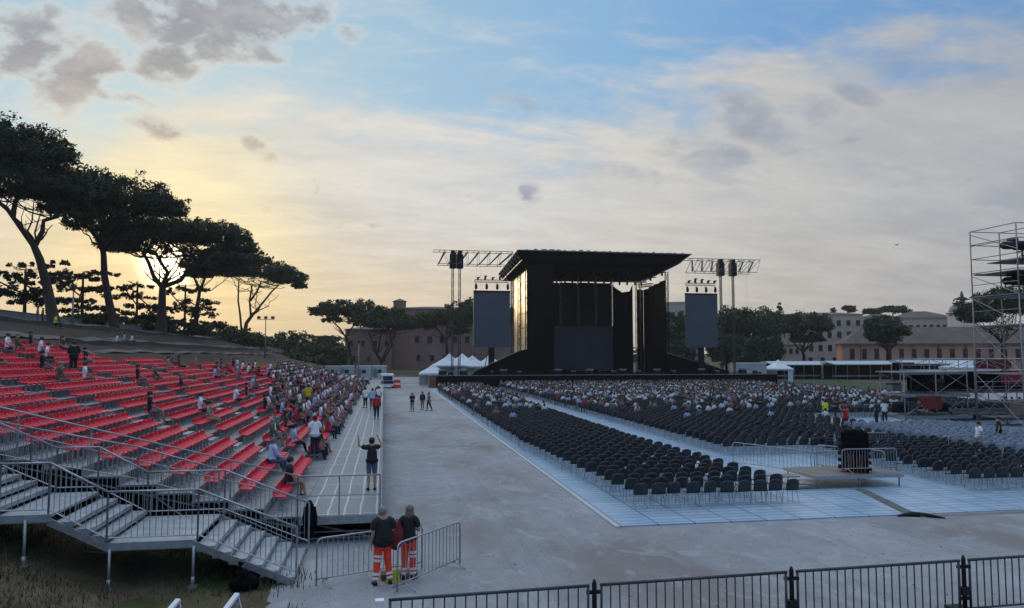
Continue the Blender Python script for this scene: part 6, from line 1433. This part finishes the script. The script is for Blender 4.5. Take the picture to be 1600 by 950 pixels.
# long low awning row beyond the lawn, right
def awn(px0, px1, Y, h, label, m='cabin'):
    a, b = P(px0, 570, Y), P(px1, 570, Y); w = b.x - a.x; e = empty('awning', ((a.x + b.x) / 2, Y, 0), 0, label, 'awning', 'low awnings beyond the lawn')
    mb = MB(); mb.prism([(0, h - .3), (-2.5, h - .7), (-2.5, h - .85), (0, h - .5), (3, h - .5), (3, h - .2), (1, h)], -w / 2, w / 2, 'x'); link('roof', mb.mesh('aw', M[m]), e)
    mb = MB(); mb.b2(-w / 2 + .1, w / 2 - .1, 2.0, 2.2, 0, h - .55); link('back_wall', mb.mesh('awb', M['black']), e)
    for k in range(7): x = -w / 2 + .2 + (w - .4) * k / 6; mb = MB(); mb.bar((x, -2.4, 0), (x, -2.4, h - .8), .06); link('pole', mb.mesh('awp', M['steel']), e)
    mb = MB(); mb.b2(-w / 2 + .3, w / 2 - .3, -1.2, -.8, .6, .95); link('counter', mb.mesh('awc', M['grey']), e)
awn(1200, 1292, 150, 3.9, 'leftmost low pale awning beyond the lawn'); awn(1294, 1402, 146, 4.0, 'middle low pale awning in front of the salmon building'); awn(1404, 1530, 140, 4.2, 'rightmost low pale awning, left of the scaffold tower')
# perimeter barrier row behind the floor on the right
for k in range(9):
    a = Vector((38.0 + k * 2.5, 57.2 + k * .35, 0)); barrier(a, a + Vector((2.3, .3, 0)), M['galv'], f"galvanised barrier, {ORD[k]} from the left in the row left of the scaffold platform", 'barriers left of the scaffold platform', nbar=14)
p = P(1401, 383, 60); e = link('bird', (lambda mb: (mb.tube([(-.16, 0, 0), (-.05, 0, .01), (.08, 0, .02), (.16, 0, .03)], [.01, .045, .04, .01], 6), mb.add([(-.03, 0, .03), (.07, 0, .03), (.0, .38, .14), (-.05, .36, .14)], [(0, 1, 2, 3)]), mb.add([(-.03, 0, .03), (.07, 0, .03), (.0, -.38, .10), (-.05, -.36, .10)], [(3, 2, 1, 0)]), mb)[-1])(MB()).mesh('bird', M['black']))
e.location = p; tag(e, 'tiny dark bird flying in the grey sky above the right buildings', 'bird')

# grit on the rolled gravel near the camera
g = np.random.default_rng(12); n = 5200
Y_ = 12.5 + 26 * g.random(n) ** 1.6; X_ = g.uniform(-2.2, 26, n); keep = ~((X_ > 7.0) & (Y_ > 22.2)) & ~((X_ < .1) & (Y_ > 21.6)) & (X_ / Y_ < 1.05); X_, Y_ = X_[keep], Y_[keep]; n = len(X_)
r_ = g.uniform(.005, .017, n) * (1 + 1.0 * (g.random(n) < .04)); o8 = np.array([(1, 0, 0), (0, 1, 0), (-1, 0, 0), (0, -1, 0), (0, 0, .7), (0, 0, -.7)], float)
V = (np.stack([X_, Y_, np.full(n, .008)], 1)[:, None, :] + o8[None] * r_[:, None, None] * g.uniform(.6, 1.4, (n, 6, 1))).reshape(-1)
tri = np.array([(0, 1, 4), (1, 2, 4), (2, 3, 4), (3, 0, 4), (1, 0, 5), (2, 1, 5), (3, 2, 5), (0, 3, 5)])
me = bpy.data.meshes.new('pebbles'); me.vertices.add(6 * n); me.vertices.foreach_set('co', V); me.loops.add(24 * n); me.loops.foreach_set('vertex_index', (tri[None] + (np.arange(n) * 6)[:, None, None]).reshape(-1)); me.polygons.add(8 * n); me.polygons.foreach_set('loop_start', np.arange(8 * n) * 3)
me.materials.append(mat('grit', (.10, .095, .09), .9, 0, .5, 2, c2=(.34, .33, .31))); me.update(calc_edges=True); tag(link('pebbles', me), 'loose grit scattered on the grey gravel road', 'grit', kind='stuff')

# ------------------------------------------------------------------ evening air
hm = bpy.data.materials.new('haze_air'); hm.use_nodes = True; t_ = hm.node_tree; t_.nodes.clear()
pv = t_.nodes.new('ShaderNodeVolumePrincipled'); pv.inputs['Color'].default_value = (.92, .92, .92, 1); pv.inputs['Density'].default_value = .00018; pv.inputs['Anisotropy'].default_value = .3
mo = t_.nodes.new('ShaderNodeOutputMaterial'); t_.links.new(pv.outputs[0], mo.inputs['Volume'])
mb = MB(); mb.b2(-1000, 1600, -80, 2700, -1.5, 45); tag(mb.build('haze', hm), kind='stuff')
